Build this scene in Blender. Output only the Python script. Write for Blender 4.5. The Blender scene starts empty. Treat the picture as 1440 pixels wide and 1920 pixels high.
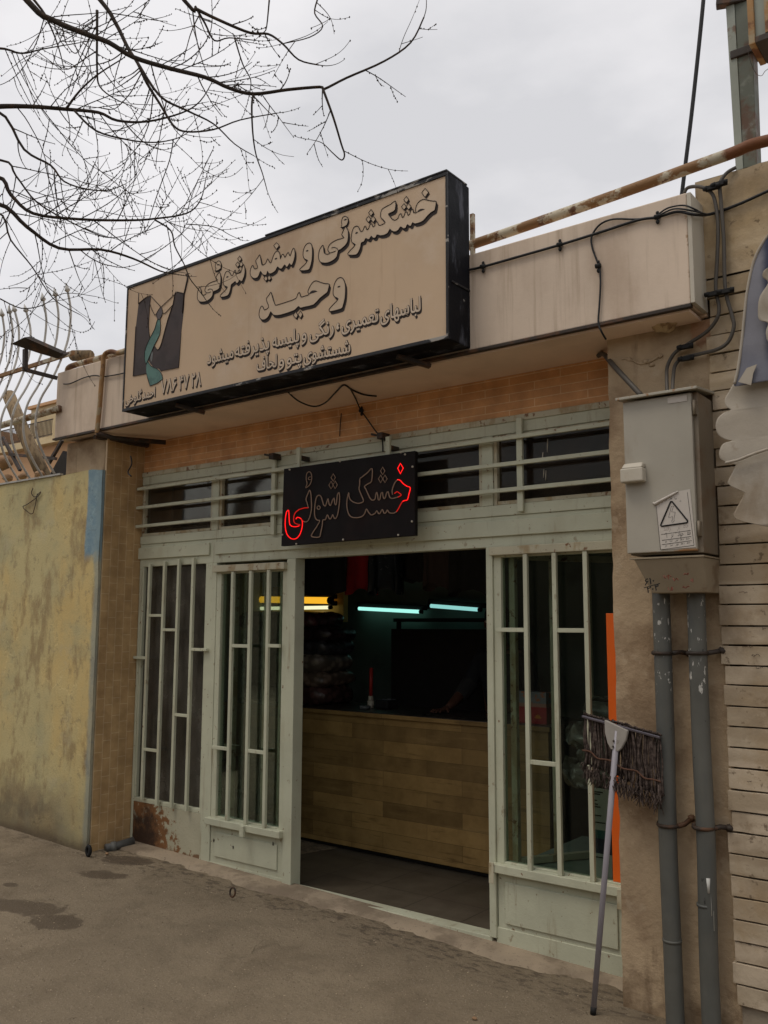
import bpy, bmesh, math, random
from math import radians, sin, cos, pi
from mathutils import Vector, Matrix, noise
from mathutils.geometry import tessellate_polygon
S = bpy.context.scene
COL = S.collection
R = random.Random(7)

# ------------------------------------------------------------------ camera
CAM = Vector((0, -4.27, 1.66))
YAW, PITCH, ROLL, FPX = radians(37.3), radians(7.16), radians(.215), 1680.0
_f = Vector((-sin(YAW)*cos(PITCH), cos(YAW)*cos(PITCH), sin(PITCH)))
_r = Vector((cos(YAW), sin(YAW), 0)); _u = _r.cross(_f)
_r, _u = _r*cos(ROLL)+_u*sin(ROLL), _u*cos(ROLL)-_r*sin(ROLL)
cd = bpy.data.cameras.new('camera'); cam = bpy.data.objects.new('camera', cd); COL.objects.link(cam)
cd.sensor_fit = 'VERTICAL'; cd.sensor_height = 24.0; cd.lens = 24.0*FPX/1920
cd.clip_start = .05; cd.clip_end = 500
cam.matrix_world = Matrix(((_r.x, _u.x, -_f.x, CAM.x), (_r.y, _u.y, -_f.y, CAM.y), (_r.z, _u.z, -_f.z, CAM.z), (0, 0, 0, 1)))
S.camera = cam

# ------------------------------------------------------------------ light
S.view_settings.view_transform = 'Standard'; S.view_settings.look = 'None'
S.view_settings.gamma = 1; S.view_settings.exposure = 0
SUN_EL, SUN_AZ = radians(64), radians(205)     # azimuth clockwise from +Y
w = bpy.data.worlds.new("World"); S.world = w; w.use_nodes = True
nt = w.node_tree; nt.nodes.clear()
def wn(t, **k):
    n = nt.nodes.new(t)
    for a, b in k.items(): setattr(n, a, b)
    return n
wo = wn('ShaderNodeOutputWorld'); bg = wn('ShaderNodeBackground'); sky = wn('ShaderNodeTexSky', sky_type='NISHITA')
sky.sun_disc = False; sky.sun_elevation = SUN_EL; sky.sun_rotation = SUN_AZ
tc = wn('ShaderNodeTexCoord'); sp = wn('ShaderNodeSeparateXYZ'); nt.links.new(tc.outputs['Generated'], sp.inputs[0])
mp = wn('ShaderNodeMapping'); mp.inputs['Scale'].default_value = (1, 1, 2.2); nt.links.new(tc.outputs['Generated'], mp.inputs[0])
nz = wn('ShaderNodeTexNoise'); nz.inputs['Scale'].default_value = 3.1; nz.inputs['Detail'].default_value = 6; nz.inputs['Roughness'].default_value = .5
nt.links.new(mp.outputs[0], nz.inputs['Vector'])
cr = wn('ShaderNodeValToRGB'); cr.color_ramp.elements[0].position = .36; cr.color_ramp.elements[0].color = (7.2, 7.15, 7.35, 1)
cr.color_ramp.elements[1].position = .6; cr.color_ramp.elements[1].color = (9.3, 9.1, 9.2, 1)
nt.links.new(nz.outputs[0], cr.inputs[0])
el = wn('ShaderNodeMapRange'); el.inputs[1].default_value = .64; el.inputs[2].default_value = 1; el.inputs[3].default_value = 1.0; el.inputs[4].default_value = 1.55
nt.links.new(sp.outputs[2], el.inputs[0])
mu = wn('ShaderNodeVectorMath', operation='SCALE'); nt.links.new(cr.outputs[0], mu.inputs[0]); nt.links.new(el.outputs[0], mu.inputs['Scale'])
mx = wn('ShaderNodeMixRGB'); mx.inputs[0].default_value = .93     # cloud cover over the clear sky
nt.links.new(sky.outputs[0], mx.inputs[1]); nt.links.new(mu.outputs[0], mx.inputs[2])
nt.links.new(mx.outputs[0], bg.inputs[0]); bg.inputs[1].default_value = .1
nt.links.new(bg.outputs[0], wo.inputs[0])
sl = bpy.data.lights.new('sun', 'SUN'); so = bpy.data.objects.new('sun', sl); COL.objects.link(so)
sl.energy = 1.0; sl.angle = radians(20); sl.color = (1, .9, .76)
so.rotation_euler = (pi/2-SUN_EL, 0, pi-SUN_AZ)
so.rotation_euler = Vector((sin(SUN_AZ)*cos(SUN_EL), cos(SUN_AZ)*cos(SUN_EL), sin(SUN_EL))).to_track_quat('Z', 'Y').to_euler()

# ------------------------------------------------------------------ helpers
def ray(x, y): return (x-720)/FPX*_r-(y-960)/FPX*_u+_f
def at(x, y, Y):                   # photo pixel -> point on the vertical plane y = Y
    d = ray(x, y); return CAM+d*((Y-CAM.y)/d.y)
def atX(x, y, X):
    d = ray(x, y); return CAM+d*((X-CAM.x)/d.x)
def atZ(x, y, Z):
    d = ray(x, y); return CAM+d*((Z-CAM.z)/d.z)
def deep(x, y, w): return CAM+ray(x, y)*w
def gz(x):                         # street level: it falls gently to the right
    x = max(-10, min(2, x)); return -.018+.0257*(-1.77-x)

class MB:
    def __init__(s): s.v = []; s.f = []; s.sm = []
    def add(s, vs, fs, smooth=False):
        n = len(s.v); s.v += [Vector(p) for p in vs]
        for f in fs: s.f.append([i+n for i in f]); s.sm.append(smooth)
        return s
    def box(s, a, b):
        x0, x1 = sorted((a[0], b[0])); y0, y1 = sorted((a[1], b[1])); z0, z1 = sorted((a[2], b[2]))
        return s.add([(x0,y0,z0),(x1,y0,z0),(x1,y1,z0),(x0,y1,z0),(x0,y0,z1),(x1,y0,z1),(x1,y1,z1),(x0,y1,z1)],
                     [(0,3,2,1),(4,5,6,7),(0,1,5,4),(1,2,6,5),(2,3,7,6),(3,0,4,7)])
    def beam(s, p, q, wx, wy, up=(0, 0, 1)):     # rectangular bar from p to q
        p, q = Vector(p), Vector(q); d = (q-p).normalized(); u = Vector(up)
        if abs(d.dot(u)) > .98: u = Vector((0, 1, 0))
        a = d.cross(u).normalized(); b = a.cross(d).normalized()
        vs = []
        for c in (p, q):
            for i, j in ((-1,-1),(1,-1),(1,1),(-1,1)): vs.append(c+a*(i*wx/2)+b*(j*wy/2))
        return s.add(vs, [(0,1,2,3),(7,6,5,4),(0,4,5,1),(1,5,6,2),(2,6,7,3),(3,7,4,0)])
    def tube(s, pts, r, n=8, closed=False, caps=True):
        pts = [Vector(p) for p in pts]; m = len(pts)
        rs = r if isinstance(r, (list, tuple)) else [r]*m
        prev = None; vs = []; fs = []
        for i, p in enumerate(pts):
            if closed: d = pts[(i+1) % m]-pts[i-1]
            else: d = pts[min(i+1, m-1)]-pts[max(i-1, 0)]
            if d.length < 1e-9: d = Vector((0, 0, 1))
            d.normalize()
            if prev is None:
                a = d.cross(Vector((0, 0, 1)))
                if a.length < .1: a = d.cross(Vector((0, 1, 0)))
            else: a = prev-d*prev.dot(d)
            if a.length < 1e-6: a = d.orthogonal()
            a.normalize(); prev = a; b = d.cross(a)
            for k in range(n):
                t = 2*pi*k/n; vs.append(p+(a*cos(t)+b*sin(t))*rs[i])
        for i in range(m if closed else m-1):
            j = (i+1) % m
            for k in range(n):
                l = (k+1) % n; fs.append((i*n+k, i*n+l, j*n+l, j*n+k))
        if caps and not closed: fs += [tuple(range(n))[::-1], tuple(range((m-1)*n, m*n))]
        return s.add(vs, fs, n > 4)
    def prism(s, poly, d, holes=None):           # planar polygon (world points) extruded along vector d
        poly = [Vector(p) for p in poly]; d = Vector(d); n = len(poly)
        tri = tessellate_polygon([poly])
        nrm = Vector((0, 0, 0))
        for i in range(n): nrm += poly[i].cross(poly[(i+1) % n])
        fl = nrm.dot(d) > 0
        fs = []
        for t in tri:
            a, b, c = t
            tn = (poly[b]-poly[a]).cross(poly[c]-poly[a])
            if tn.dot(d) > 0: t = (a, c, b)
            fs.append(tuple(t)); fs.append(tuple(i+n for i in reversed(t)))
        for i in range(n):
            j = (i+1) % n
            fs.append((j, i, i+n, j+n) if not fl else (i, j, j+n, i+n))
        return s.add(poly+[p+d for p in poly], fs)
    def ball(s, c, r, seg=8, ring=6, jit=0, rnd=R):
        c = Vector(c); r = Vector(r) if not isinstance(r, (int, float)) else Vector((r, r, r))
        vs = [c+Vector((0, 0, r.z))]
        for i in range(1, ring):
            for k in range(seg):
                t, q = pi*i/ring, 2*pi*k/seg
                j = 1+rnd.uniform(-jit, jit)
                vs.append(c+Vector((r.x*sin(t)*cos(q), r.y*sin(t)*sin(q), r.z*cos(t)))*1.0*1 if not jit else c+Vector((r.x*sin(t)*cos(q)*j, r.y*sin(t)*sin(q)*j, r.z*cos(t)*j)))
        vs.append(c-Vector((0, 0, r.z))); L = len(vs)-1; fs = []
        for k in range(seg):
            l = (k+1) % seg
            fs.append((0, 1+k, 1+l)); b = 1+(ring-2)*seg; fs.append((L, b+l, b+k))
            for i in range(ring-2):
                a = 1+i*seg; fs.append((a+k, a+seg+k, a+seg+l, a+l))
        return s.add(vs, fs, True)
    def grid(s, fn, nu, nv, smooth=True):
        vs = [fn(i/nu, j/nv) for j in range(nv+1) for i in range(nu+1)]
        fs = [(j*(nu+1)+i, j*(nu+1)+i+1, (j+1)*(nu+1)+i+1, (j+1)*(nu+1)+i) for j in range(nv) for i in range(nu)]
        return s.add(vs, fs, smooth)
    def build(s, name, m, parent=None, bevel=0, seg=2, sub=0, solid=0):
        base = Vector((0, 0, 0)); q = parent
        while q is not None: base += q.location; q = q.parent
        me = bpy.data.meshes.new(name)
        me.from_pydata([p-base for p in s.v], [], s.f); me.update()
        me.polygons.foreach_set('use_smooth', s.sm)
        if m: me.materials.append(m)
        o = bpy.data.objects.new(name, me); COL.objects.link(o)
        if parent: o.parent = parent
        if solid:
            md = o.modifiers.new('t', 'SOLIDIFY'); md.thickness = solid; md.offset = 0
        if bevel:
            md = o.modifiers.new('b', 'BEVEL'); md.width = bevel; md.segments = seg; md.limit_method = 'ANGLE'; md.angle_limit = radians(40)
        if sub:
            md = o.modifiers.new('s', 'SUBSURF'); md.levels = md.render_levels = sub
        return o
def tag(o, label=None, cat=None, group=None, kind=None):
    for k, v in (('label', label), ('category', cat), ('group', group), ('kind', kind)):
        if v: o[k] = v
    return o
def thing(name, loc, label, cat, group=None):
    o = bpy.data.objects.new(name, None); COL.objects.link(o); o.location = loc; o.empty_display_size = .1
    return tag(o, label, cat, group)
def spline(pts, n=6, closed=False):              # Catmull-Rom through the points
    P = [Vector(p) for p in pts]; m = len(P); out = []
    for i in range(m if closed else m-1):
        if closed: a, b, c, d = P[i-1], P[i], P[(i+1) % m], P[(i+2) % m]
        else: a, b, c, d = P[max(i-1, 0)], P[i], P[i+1], P[min(i+2, m-1)]
        for k in range(n):
            t = k/n
            out.append(.5*((2*b)+(c-a)*t+(2*a-5*b+4*c-d)*t*t+(3*b-a-3*c+d)*t**3))
    if not closed: out.append(P[-1])
    return out

# ------------------------------------------------------------------ materials
class MT:
    def __init__(s, name):
        s.m = bpy.data.materials.new(name); s.m.use_nodes = True; s.t = s.m.node_tree; s.t.nodes.clear()
        s.out = s.n('ShaderNodeOutputMaterial'); s.pos = s.n('ShaderNodeNewGeometry').outputs['Position']
    def n(s, t, **k):
        n = s.t.nodes.new(t)
        for a, b in k.items(): setattr(n, a, b)
        return n
    def l(s, a, b): s.t.links.new(a, b)
    def val(s, sock, v):
        if hasattr(v, 'is_linked') or isinstance(v, bpy.types.NodeSocket): s.l(v, sock)
        else: sock.default_value = v
    def math(s, op, a, b=0, clamp=False):
        n = s.n('ShaderNodeMath', operation=op, use_clamp=clamp); s.val(n.inputs[0], a); s.val(n.inputs[1], b); return n.outputs[0]
    def noise(s, scale, detail=6, rough=.6, stretch=(1, 1, 1), off=(0, 0, 0), vec=None, dist=0):
        mp = s.n('ShaderNodeMapping'); mp.inputs['Scale'].default_value = stretch; mp.inputs['Location'].default_value = off
        s.l(vec or s.pos, mp.inputs[0])
        n = s.n('ShaderNodeTexNoise'); n.inputs['Scale'].default_value = scale; n.inputs['Detail'].default_value = detail
        n.inputs['Roughness'].default_value = rough; n.inputs['Distortion'].default_value = dist; s.l(mp.outputs[0], n.inputs['Vector']); return n.outputs[0]
    def axis(s, i): 
        n = s.n('ShaderNodeSeparateXYZ'); s.l(s.pos, n.inputs[0]); return n.outputs[i]
    def ramp(s, v, a, b, lo=0, hi=1, smooth=True):
        n = s.n('ShaderNodeMapRange'); n.interpolation_type = 'SMOOTHSTEP' if smooth else 'LINEAR'
        s.val(n.inputs[0], v); n.inputs[1].default_value = a; n.inputs[2].default_value = b; n.inputs[3].default_value = lo; n.inputs[4].default_value = hi
        return n.outputs[0]
    def mix(s, f, a, b, mode='MIX'):
        n = s.n('ShaderNodeMixRGB', blend_type=mode); s.val(n.inputs[0], f)
        for i, c in ((1, a), (2, b)):
            if isinstance(c, (tuple, list)): n.inputs[i].default_value = (*c[:3], 1)
            else: s.l(c, n.inputs[i])
        return n.outputs[0]
    def bsdf(s, col, rough=.7, metal=0, bump=None, bumpstr=.2, bumpdist=.01, spec=.3, **k):
        b = s.n('ShaderNodeBsdfPrincipled')
        if isinstance(col, (tuple, list)): b.inputs['Base Color'].default_value = (*col[:3], 1)
        else: s.l(col, b.inputs['Base Color'])
        s.val(b.inputs['Roughness'], rough); s.val(b.inputs['Metallic'], metal); b.inputs['Specular IOR Level'].default_value = spec
        for kk, v in k.items(): b.inputs[kk].default_value = v
        if bump is not None:
            n = s.n('ShaderNodeBump'); n.inputs['Strength'].default_value = bumpstr; n.inputs['Distance'].default_value = bumpdist
            s.l(bump, n.inputs['Height']); s.l(n.outputs[0], b.inputs['Normal'])
        s.l(b.outputs[0], s.out.inputs[0]); return s.m
def layered(name, base, layers=(), var=.12, vscale=3, rough=.7, metal=0, bump=.15, bscale=40, spec=.3, bdist=.006, rvar=.1):
    """base colour with slow tonal variation, then worn / stained layers with ragged edges"""
    t = MT(name)
    v = t.ramp(t.noise(vscale, 5, .6), .3, .7, 1-var, 1+var, False)
    n = t.n('ShaderNodeVectorMath', operation='SCALE'); n.inputs[0].default_value = base; t.l(v, n.inputs['Scale']); c = n.outputs[0]
    for i, L in enumerate(layers):
        nz = t.noise(L.get('scale', 6), L.get('det', 7), L.get('rough', .62), L.get('stretch', (1, 1, 1)), (i*3.7+1, i*1.3, i*2.1))
        val = t.math('MULTIPLY', nz, L.get('namt', 1))
        for ax, a, b in L.get('ramps', ()):
            val = t.math('ADD', val, t.math('SUBTRACT', t.ramp(t.axis(ax), a, b, 0, 1, False), 1))
        m = t.math('MULTIPLY', t.ramp(val, L.get('lo', .5), L.get('hi', .6)), L.get('amt', 1))
        c = t.mix(m, c, L['col'])
    rr = t.ramp(t.noise(vscale*2, 4), .3, .7, max(.05, rough-rvar), min(1, rough+rvar), False)
    b = t.math('ADD', t.noise(bscale, 8, .7), t.math('MULTIPLY', t.noise(bscale/8, 5), 2))
    return t.bsdf(c, rr, metal, b, bump, bdist, spec)
def flat(name, col, rough=.6, metal=0, var=.08, spec=.3, bump=.05): return layered(name, col, (), var, 8, rough, metal, bump, 80, spec)
def emit(name, col, st):
    t = MT(name); e = t.n('ShaderNodeEmission'); e.inputs[0].default_value = (*col, 1); e.inputs[1].default_value = st; t.l(e.outputs[0], t.out.inputs[0]); return t.m
def glass(name, tint, refl=.5, dust=.05, dustcol=(.3, .3, .27), rough=.03):
    t = MT(name); tr = t.n('ShaderNodeBsdfTransparent'); tr.inputs[0].default_value = (*tint, 1)
    gl = t.n('ShaderNodeBsdfGlossy'); gl.inputs['Roughness'].default_value = rough; gl.inputs[0].default_value = (.9, .95, .92, 1)
    fr = t.n('ShaderNodeFresnel'); fr.inputs[0].default_value = 1.45
    m1 = t.n('ShaderNodeMixShader'); t.l(t.math('MULTIPLY', fr.outputs[0], refl), m1.inputs[0]); t.l(tr.outputs[0], m1.inputs[1]); t.l(gl.outputs[0], m1.inputs[2])
    df = t.n('ShaderNodeBsdfDiffuse'); df.inputs[0].default_value = (*dustcol, 1)
    m2 = t.n('ShaderNodeMixShader'); t.l(t.ramp(t.noise(5, 6, .7, (1, 1, .6)), .3, .75, dust*.4, dust*1.6), m2.inputs[0]); t.l(m1.outputs[0], m2.inputs[1]); t.l(df.outputs[0], m2.inputs[2])
    t.l(m2.outputs[0], t.out.inputs[0]); return t.m
def bricks(name, ax, ay, c1, c2, mort, bw, rh, ms, base_layers=(), rough=.7, off=.5, bump=.5, ox=0, oy=0):
    t = MT(name); sx = t.n('ShaderNodeSeparateXYZ'); t.l(t.pos, sx.inputs[0]); cb = t.n('ShaderNodeCombineXYZ')
    t.l(t.math('ADD', sx.outputs[ax], ox), cb.inputs[0]); t.l(t.math('ADD', sx.outputs[ay], oy), cb.inputs[1])
    b = t.n('ShaderNodeTexBrick'); b.inputs['Scale'].default_value = 1; b.inputs['Brick Width'].default_value = bw; b.inputs['Row Height'].default_value = rh
    b.inputs['Mortar Size'].default_value = ms; b.inputs['Mortar Smooth'].default_value = .3; b.offset = off; b.offset_frequency = 2
    b.inputs['Color1'].default_value = (*c1, 1); b.inputs['Color2'].default_value = (*c2, 1); b.inputs['Mortar'].default_value = (*mort, 1); b.inputs['Bias'].default_value = 0
    t.l(cb.outputs[0], b.inputs['Vector'])
    c = t.mix(1, b.outputs['Color'], t.mix(t.ramp(t.noise(7, 7), .3, .7), (.78, .76, .74), (1.12, 1.12, 1.12)), 'MULTIPLY')
    for i, L in enumerate(base_layers):
        val = t.noise(L.get('scale', 6), 7, .62, L.get('stretch', (1, 1, 1)), (i*3.7, 5, 1))
        for a_, p, q in L.get('ramps', ()): val = t.math('ADD', val, t.math('SUBTRACT', t.ramp(t.axis(a_), p, q, 0, 1, False), 1))
        c = t.mix(t.math('MULTIPLY', t.ramp(val, L.get('lo', .5), L.get('hi', .6)), L.get('amt', 1)), c, L['col'])
    h = t.math('ADD', t.math('MULTIPLY', b.outputs['Fac'], -1), t.math('MULTIPLY', t.noise(60, 5), .15))
    return t.bsdf(c, rough, 0, h, bump, .004)
RUST = (.16, .065, .025)
M = {}
# ---- palette
M['paint'] = layered('pale_green_paint', (.49, .5, .375), [
    dict(col=(.38, .345, .235), scale=4, lo=.5, hi=.74, amt=.55, stretch=(1, 1, .45)),
    dict(col=(.27, .21, .13), scale=11, lo=.58, hi=.72, amt=.55, stretch=(1.6, 1, .16)),
    dict(col=(.23, .17, .1), scale=24, lo=.63, hi=.68, amt=.6, stretch=(1, 1, .6)),
    dict(col=RUST, scale=34, lo=.655, hi=.69, amt=.9)], .1, 3, .5, 0, .2, 60)
M['paint_worn'] = layered('worn_green_paint', (.46, .43, .31), [
    dict(col=(.3, .21, .1), scale=9, lo=.5, hi=.64, amt=.75, stretch=(1, 1, .5)),
    dict(col=RUST, scale=22, lo=.59, hi=.65, amt=.9)], .12, 3, .55, 0, .3, 50)
M['paint_rusty'] = layered('rusted_green_panel', (.42, .4, .29), [
    dict(col=(.2, .085, .028), scale=13, det=9, rough=.72, namt=1.7, lo=.46, hi=.56, ramps=[(0, -4.5, -5.3), (2, 1.2, .05)], amt=.95),
    dict(col=(.035, .021, .015), scale=6, det=9, rough=.7, namt=1.5, lo=.38, hi=.75, ramps=[(0, -4.7, -5.3), (2, 1.2, .05)], amt=.95),
    dict(col=(.15, .06, .02), scale=16, lo=.42, hi=.5, ramps=[(2, .3, .07)], amt=.85)], .12, 3, .6, 0, .3, 50)
M['fascia'] = layered('dusty_pink_render', (.6, .49, .385), [
    dict(col=(.4, .3, .22), scale=2.6, lo=.46, hi=.7, amt=.65, stretch=(1, 1, .45)),
    dict(col=(.3, .22, .15), scale=7, lo=.5, hi=.7, stretch=(2.2, 1, .12), amt=.5),
    dict(col=(.33, .2, .1), scale=9, lo=.6, hi=.68, ramps=[(2, 3.28, 3.08)], amt=.6),
    dict(col=(.27, .15, .06), scale=14, lo=.5, hi=.6, ramps=[(0, -1.42, -1.22)], amt=.7),
    dict(col=(.3, .2, .1), scale=12, lo=.6, hi=.7, ramps=[(2, 3.42, 3.58)], amt=.6)], .1, 1.3, .8, 0, .15, 30)
M['soffit'] = layered('soffit_plaster', (.76, .58, .44), [dict(col=(.52, .37, .26), scale=2, lo=.5, hi=.75, amt=.5)], .1, 2, .85, 0, .1, 30)
M['brick'] = bricks('orange_tile_band', 0, 2, (.62, .325, .14), (.56, .28, .115), (.72, .5, .3), .31, .0465, .0026,
    [dict(col=(.2, .11, .06), scale=3, lo=.58, hi=.78, amt=.5), dict(col=(.15, .1, .06), scale=4, lo=.5, hi=.8, ramps=[(2, 2.92, 2.78)], amt=.6)], .6, .5, .4, .06, -2.79)
M['tile'] = bricks('tan_tile_facing', 2, 1, (.46, .31, .15), (.435, .285, .135), (.57, .43, .26), .125, .067, .0026,
    [dict(col=(.2, .11, .05), scale=4, lo=.5, hi=.75, amt=.5, stretch=(1, 1, .5)), dict(col=(.07, .045, .025), scale=6, lo=.35, hi=.6, ramps=[(2, .35, .02)], amt=.8)], .5, .37, .3)
M['concrete'] = layered('brown_plaster', (.43, .325, .21), [
    dict(col=(.2, .13, .075), scale=2.6, lo=.46, hi=.68, amt=.8),
    dict(col=(.13, .085, .05), scale=5, lo=.56, hi=.7, amt=.6, stretch=(1.5, 1, .3)),
    dict(col=(.43, .34, .235), scale=9, lo=.58, hi=.66, amt=.6),
    dict(col=(.16, .105, .06), scale=6, lo=.35, hi=.62, ramps=[(2, 1.0, .0)], amt=.8),
    dict(col=(.34, .19, .11), scale=4, lo=.42, hi=.46, ramps=[(2, 2.6, 2.95), (0, -1.62, -1.25)], amt=.8)], .14, 3, .9, 0, .5, 30, .2, .01)
def _yellow():
    t = MT('flaking_yellow_plaster'); z, x = t.axis(2), t.axis(0)
    n1 = t.noise(1.6, 7, .6, (1, 1, .6)); n2 = t.noise(5, 8, .65, off=(3, 1, 2)); n3 = t.noise(14, 6, .7)
    c = t.mix(t.ramp(n1, .38, .62), (.57, .43, .185), (.5, .43, .225))
    c = t.mix(t.math('MULTIPLY', t.ramp(t.noise(2.2, 8, .65, off=(7, 0, 0)), .47, .68), .6), c, (.34, .325, .2))     # pale green-grey scrubs
    c = t.mix(t.math('MULTIPLY', t.ramp(t.noise(4, 9, .68, (1.3, 1, .6), (2, 2, 0)), .5, .64), .7), c, (.27, .19, .095))
    c = t.mix(t.math('MULTIPLY', t.ramp(t.noise(11, 9, .72, off=(4, 0, 8)), .56, .62), .45), c, (.24, .19, .115))
    c = t.mix(t.math('MULTIPLY', t.ramp(t.noise(3.1, 9, .7, off=(9, 0, 3)), .56, .64), .3), c, (.47, .42, .28))   # brown runs
    band = t.math('MULTIPLY', t.ramp(t.math('ADD', x, t.math('MULTIPLY', n2, .05)), -5.735, -5.71), t.ramp(t.math('ADD', z, t.math('MULTIPLY', n2, .2)), 2.2, 2.3))
    c = t.mix(t.math('MULTIPLY', band, .9), c, t.mix(t.ramp(n3, .4, .6), (.14, .25, .33), (.2, .31, .37)))
    c = t.mix(t.ramp(t.math('ADD', x, t.math('MULTIPLY', n2, .09)), -5.6, -5.555, 0, .55), c, (.19, .26, .28))      # blue arris down the corner
    c = t.mix(t.math('MULTIPLY', t.ramp(t.math('ADD', z, t.math('MULTIPLY', n2, .25)), 2.93, 2.98), .5), c, (.2, .27, .27))
    low = t.math('MULTIPLY', t.ramp(t.math('ADD', z, t.math('MULTIPLY', n2, -.55)), .3, .04), t.ramp(t.math('ADD', x, t.math('MULTIPLY', n1, .9)), -5.15, -5.6, .35, 1))
    c = t.mix(t.math('MULTIPLY', low, .75), c, t.mix(t.ramp(n2, .4, .6), (.13, .105, .075), (.25, .2, .12)))
    c = t.mix(t.math('MULTIPLY', t.ramp(t.math('ADD', z, t.math('MULTIPLY', n2, -.2)), .1, .0), .8), c, (.1, .075, .05))
    c = t.mix(t.ramp(t.noise(28, 4, .6, off=(5, 5, 5)), .73, .76, 0, .8), c, (.12, .08, .05))                          # pock marks
    h = t.math('ADD', t.math('MULTIPLY', n2, 1.5), t.noise(60, 6, .7)); h = t.math('ADD', h, t.math('MULTIPLY', t.ramp(n1, .48, .5), .8))
    return t.bsdf(c, .85, 0, h, .35, .008, .2)
M['yellow'] = _yellow()
def _ground():
    t = MT('dusty_asphalt'); p = t.pos
    big = t.noise(.7, 6, .6); mid = t.noise(6, 8, .65); fine = t.noise(170, 4, .7); grit = t.noise(60, 6, .75)
    c = t.mix(t.ramp(big, .35, .65), (.222, .176, .118), (.28, .223, .15))
    c = t.mix(t.ramp(mid, .45, .7, 0, .6), c, (.175, .135, .09))
    c = t.mix(t.ramp(t.noise(1.9, 7, .65, (1, .7, 1), (6, 1, 0)), .48, .66, 0, .5), c, (.15, .113, .073))
    c = t.mix(t.ramp(fine, .54, .68, 0, .65), c, (.11, .085, .06))
    c = t.mix(t.ramp(t.noise(48, 5, .75, off=(3, 3, 0)), .56, .68, 0, .65), c, (.13, .1, .067))
    c = t.mix(t.ramp(t.noise(95, 3, .6, off=(9, 2, 0)), .6, .7, 0, .65), c, (.36, .3, .235))
    wob = t.math('MULTIPLY', t.math('SUBTRACT', t.noise(6, 9, .65, off=(1, 4, 0)), .5), 1.1)
    def stain(cx, cy, rx, ry, rot=0):
        m = t.n('ShaderNodeMapping', vector_type='TEXTURE'); m.inputs['Location'].default_value = (cx, cy, 0); m.inputs['Rotation'].default_value = (0, 0, rot); m.inputs['Scale'].default_value = (rx, ry, 1)
        t.l(p, m.inputs[0]); q = t.n('ShaderNodeSeparateXYZ'); t.l(m.outputs[0], q.inputs[0]); cb = t.n('ShaderNodeCombineXYZ'); t.l(q.outputs[0], cb.inputs[0]); t.l(q.outputs[1], cb.inputs[1])
        ln = t.n('ShaderNodeVectorMath', operation='LENGTH'); t.l(cb.outputs[0], ln.inputs[0]); return t.ramp(t.math('ADD', ln.outputs['Value'], t.math('MULTIPLY', wob, 2.2)), 1.05, .82)
    wet = None
    for px, py, rx, ry, ro in ((50, 1697, .34, .13, .35), (105, 1718, .16, .12, 0), (190, 1638, .2, .09, .5), (232, 1612, .2, .1, .3), (20, 1659, .05, .03, 0)):
        g = atZ(px, py, gz(-5.3)); s_ = stain(g.x, g.y, rx, ry, ro); wet = s_ if wet is None else t.math('MAXIMUM', wet, s_)
    c = t.mix(t.math('MULTIPLY', wet, .72), c, (.075, .053, .035))
    # damp dirty line of broken asphalt along the cement strip
    ed = t.math('ADD', t.axis(1), t.math('MULTIPLY', wob, .5)); dirt = t.math('MULTIPLY', t.ramp(ed, -.5, -.3), t.ramp(t.noise(14, 8, .72, (1, 2, 1), (4, 4, 4)), .49, .58))
    c = t.mix(t.math('MULTIPLY', dirt, .7), c, (.08, .06, .043))
    ck = t.n('ShaderNodeTexVoronoi', feature='DISTANCE_TO_EDGE'); ck.inputs['Scale'].default_value = .8
    dm = t.n('ShaderNodeVectorMath', operation='ADD'); t.l(p, dm.inputs[0]); nn = t.n('ShaderNodeTexNoise'); nn.inputs['Scale'].default_value = 3; t.l(p, nn.inputs['Vector']); t.l(nn.outputs['Color'], dm.inputs[1]); t.l(dm.outputs[0], ck.inputs['Vector'])
    crack = t.math('MULTIPLY', t.ramp(ck.outputs['Distance'], .012, .003), t.ramp(big, .56, .64)); c = t.mix(t.math('MULTIPLY', crack, .3), c, (.06, .047, .035))
    h = t.math('ADD', t.math('MULTIPLY', grit, .9), t.math('MULTIPLY', mid, 1.6)); h = t.math('SUBTRACT', h, t.math('MULTIPLY', crack, .6))
    rr = t.math('SUBTRACT', .88, t.math('MULTIPLY', wet, .3))
    return t.bsdf(c, rr, 0, h, .8, .02, .25)
M['ground'] = _ground()
M['cement'] = layered('cement_strip', (.3, .24, .17), [dict(col=(.17, .132, .093), scale=4, lo=.44, hi=.62, amt=.8), dict(col=(.13, .1, .07), scale=60, lo=.58, hi=.66, amt=.5), dict(col=(.1, .075, .05), scale=22, lo=.64, hi=.7, amt=.6)], .15, 4, .9, 0, .4, 50, .2)
M['black'] = layered('sign_black_metal', (.006, .0065, .009), [dict(col=(.085, .09, .11), scale=6, lo=.54, hi=.66, amt=.8, stretch=(1, 1.6, .45)), dict(col=(.3, .29, .27), scale=26, lo=.7, hi=.74, amt=.8, stretch=(.4, 1, 1))], .2, 5, .6, .0, .25, 30, .1)
M['edge'] = layered('chipped_black_edge', (.014, .014, .016), [dict(col=(.32, .3, .27), scale=11, lo=.6, hi=.64, amt=.85, stretch=(.5, 1, 1.4))], .2, 5, .5)
M['signface'] = layered('aged_sign_face', (.51, .375, .25), [dict(col=(.37, .255, .165), scale=1.7, lo=.48, hi=.72, amt=.7, stretch=(1, 1, .5)), dict(col=(.55, .44, .33), scale=2.3, lo=.52, hi=.7, amt=.6),
    dict(col=(.26, .17, .1), scale=8, lo=.58, hi=.75, amt=.35, stretch=(2, 1, .12)), dict(col=(.22, .14, .08), scale=9, lo=.5, hi=.65, ramps=[(2, 3.2, 3.07)], amt=.6)], .08, 1.5, .6, 0, .05, 30)
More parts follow.
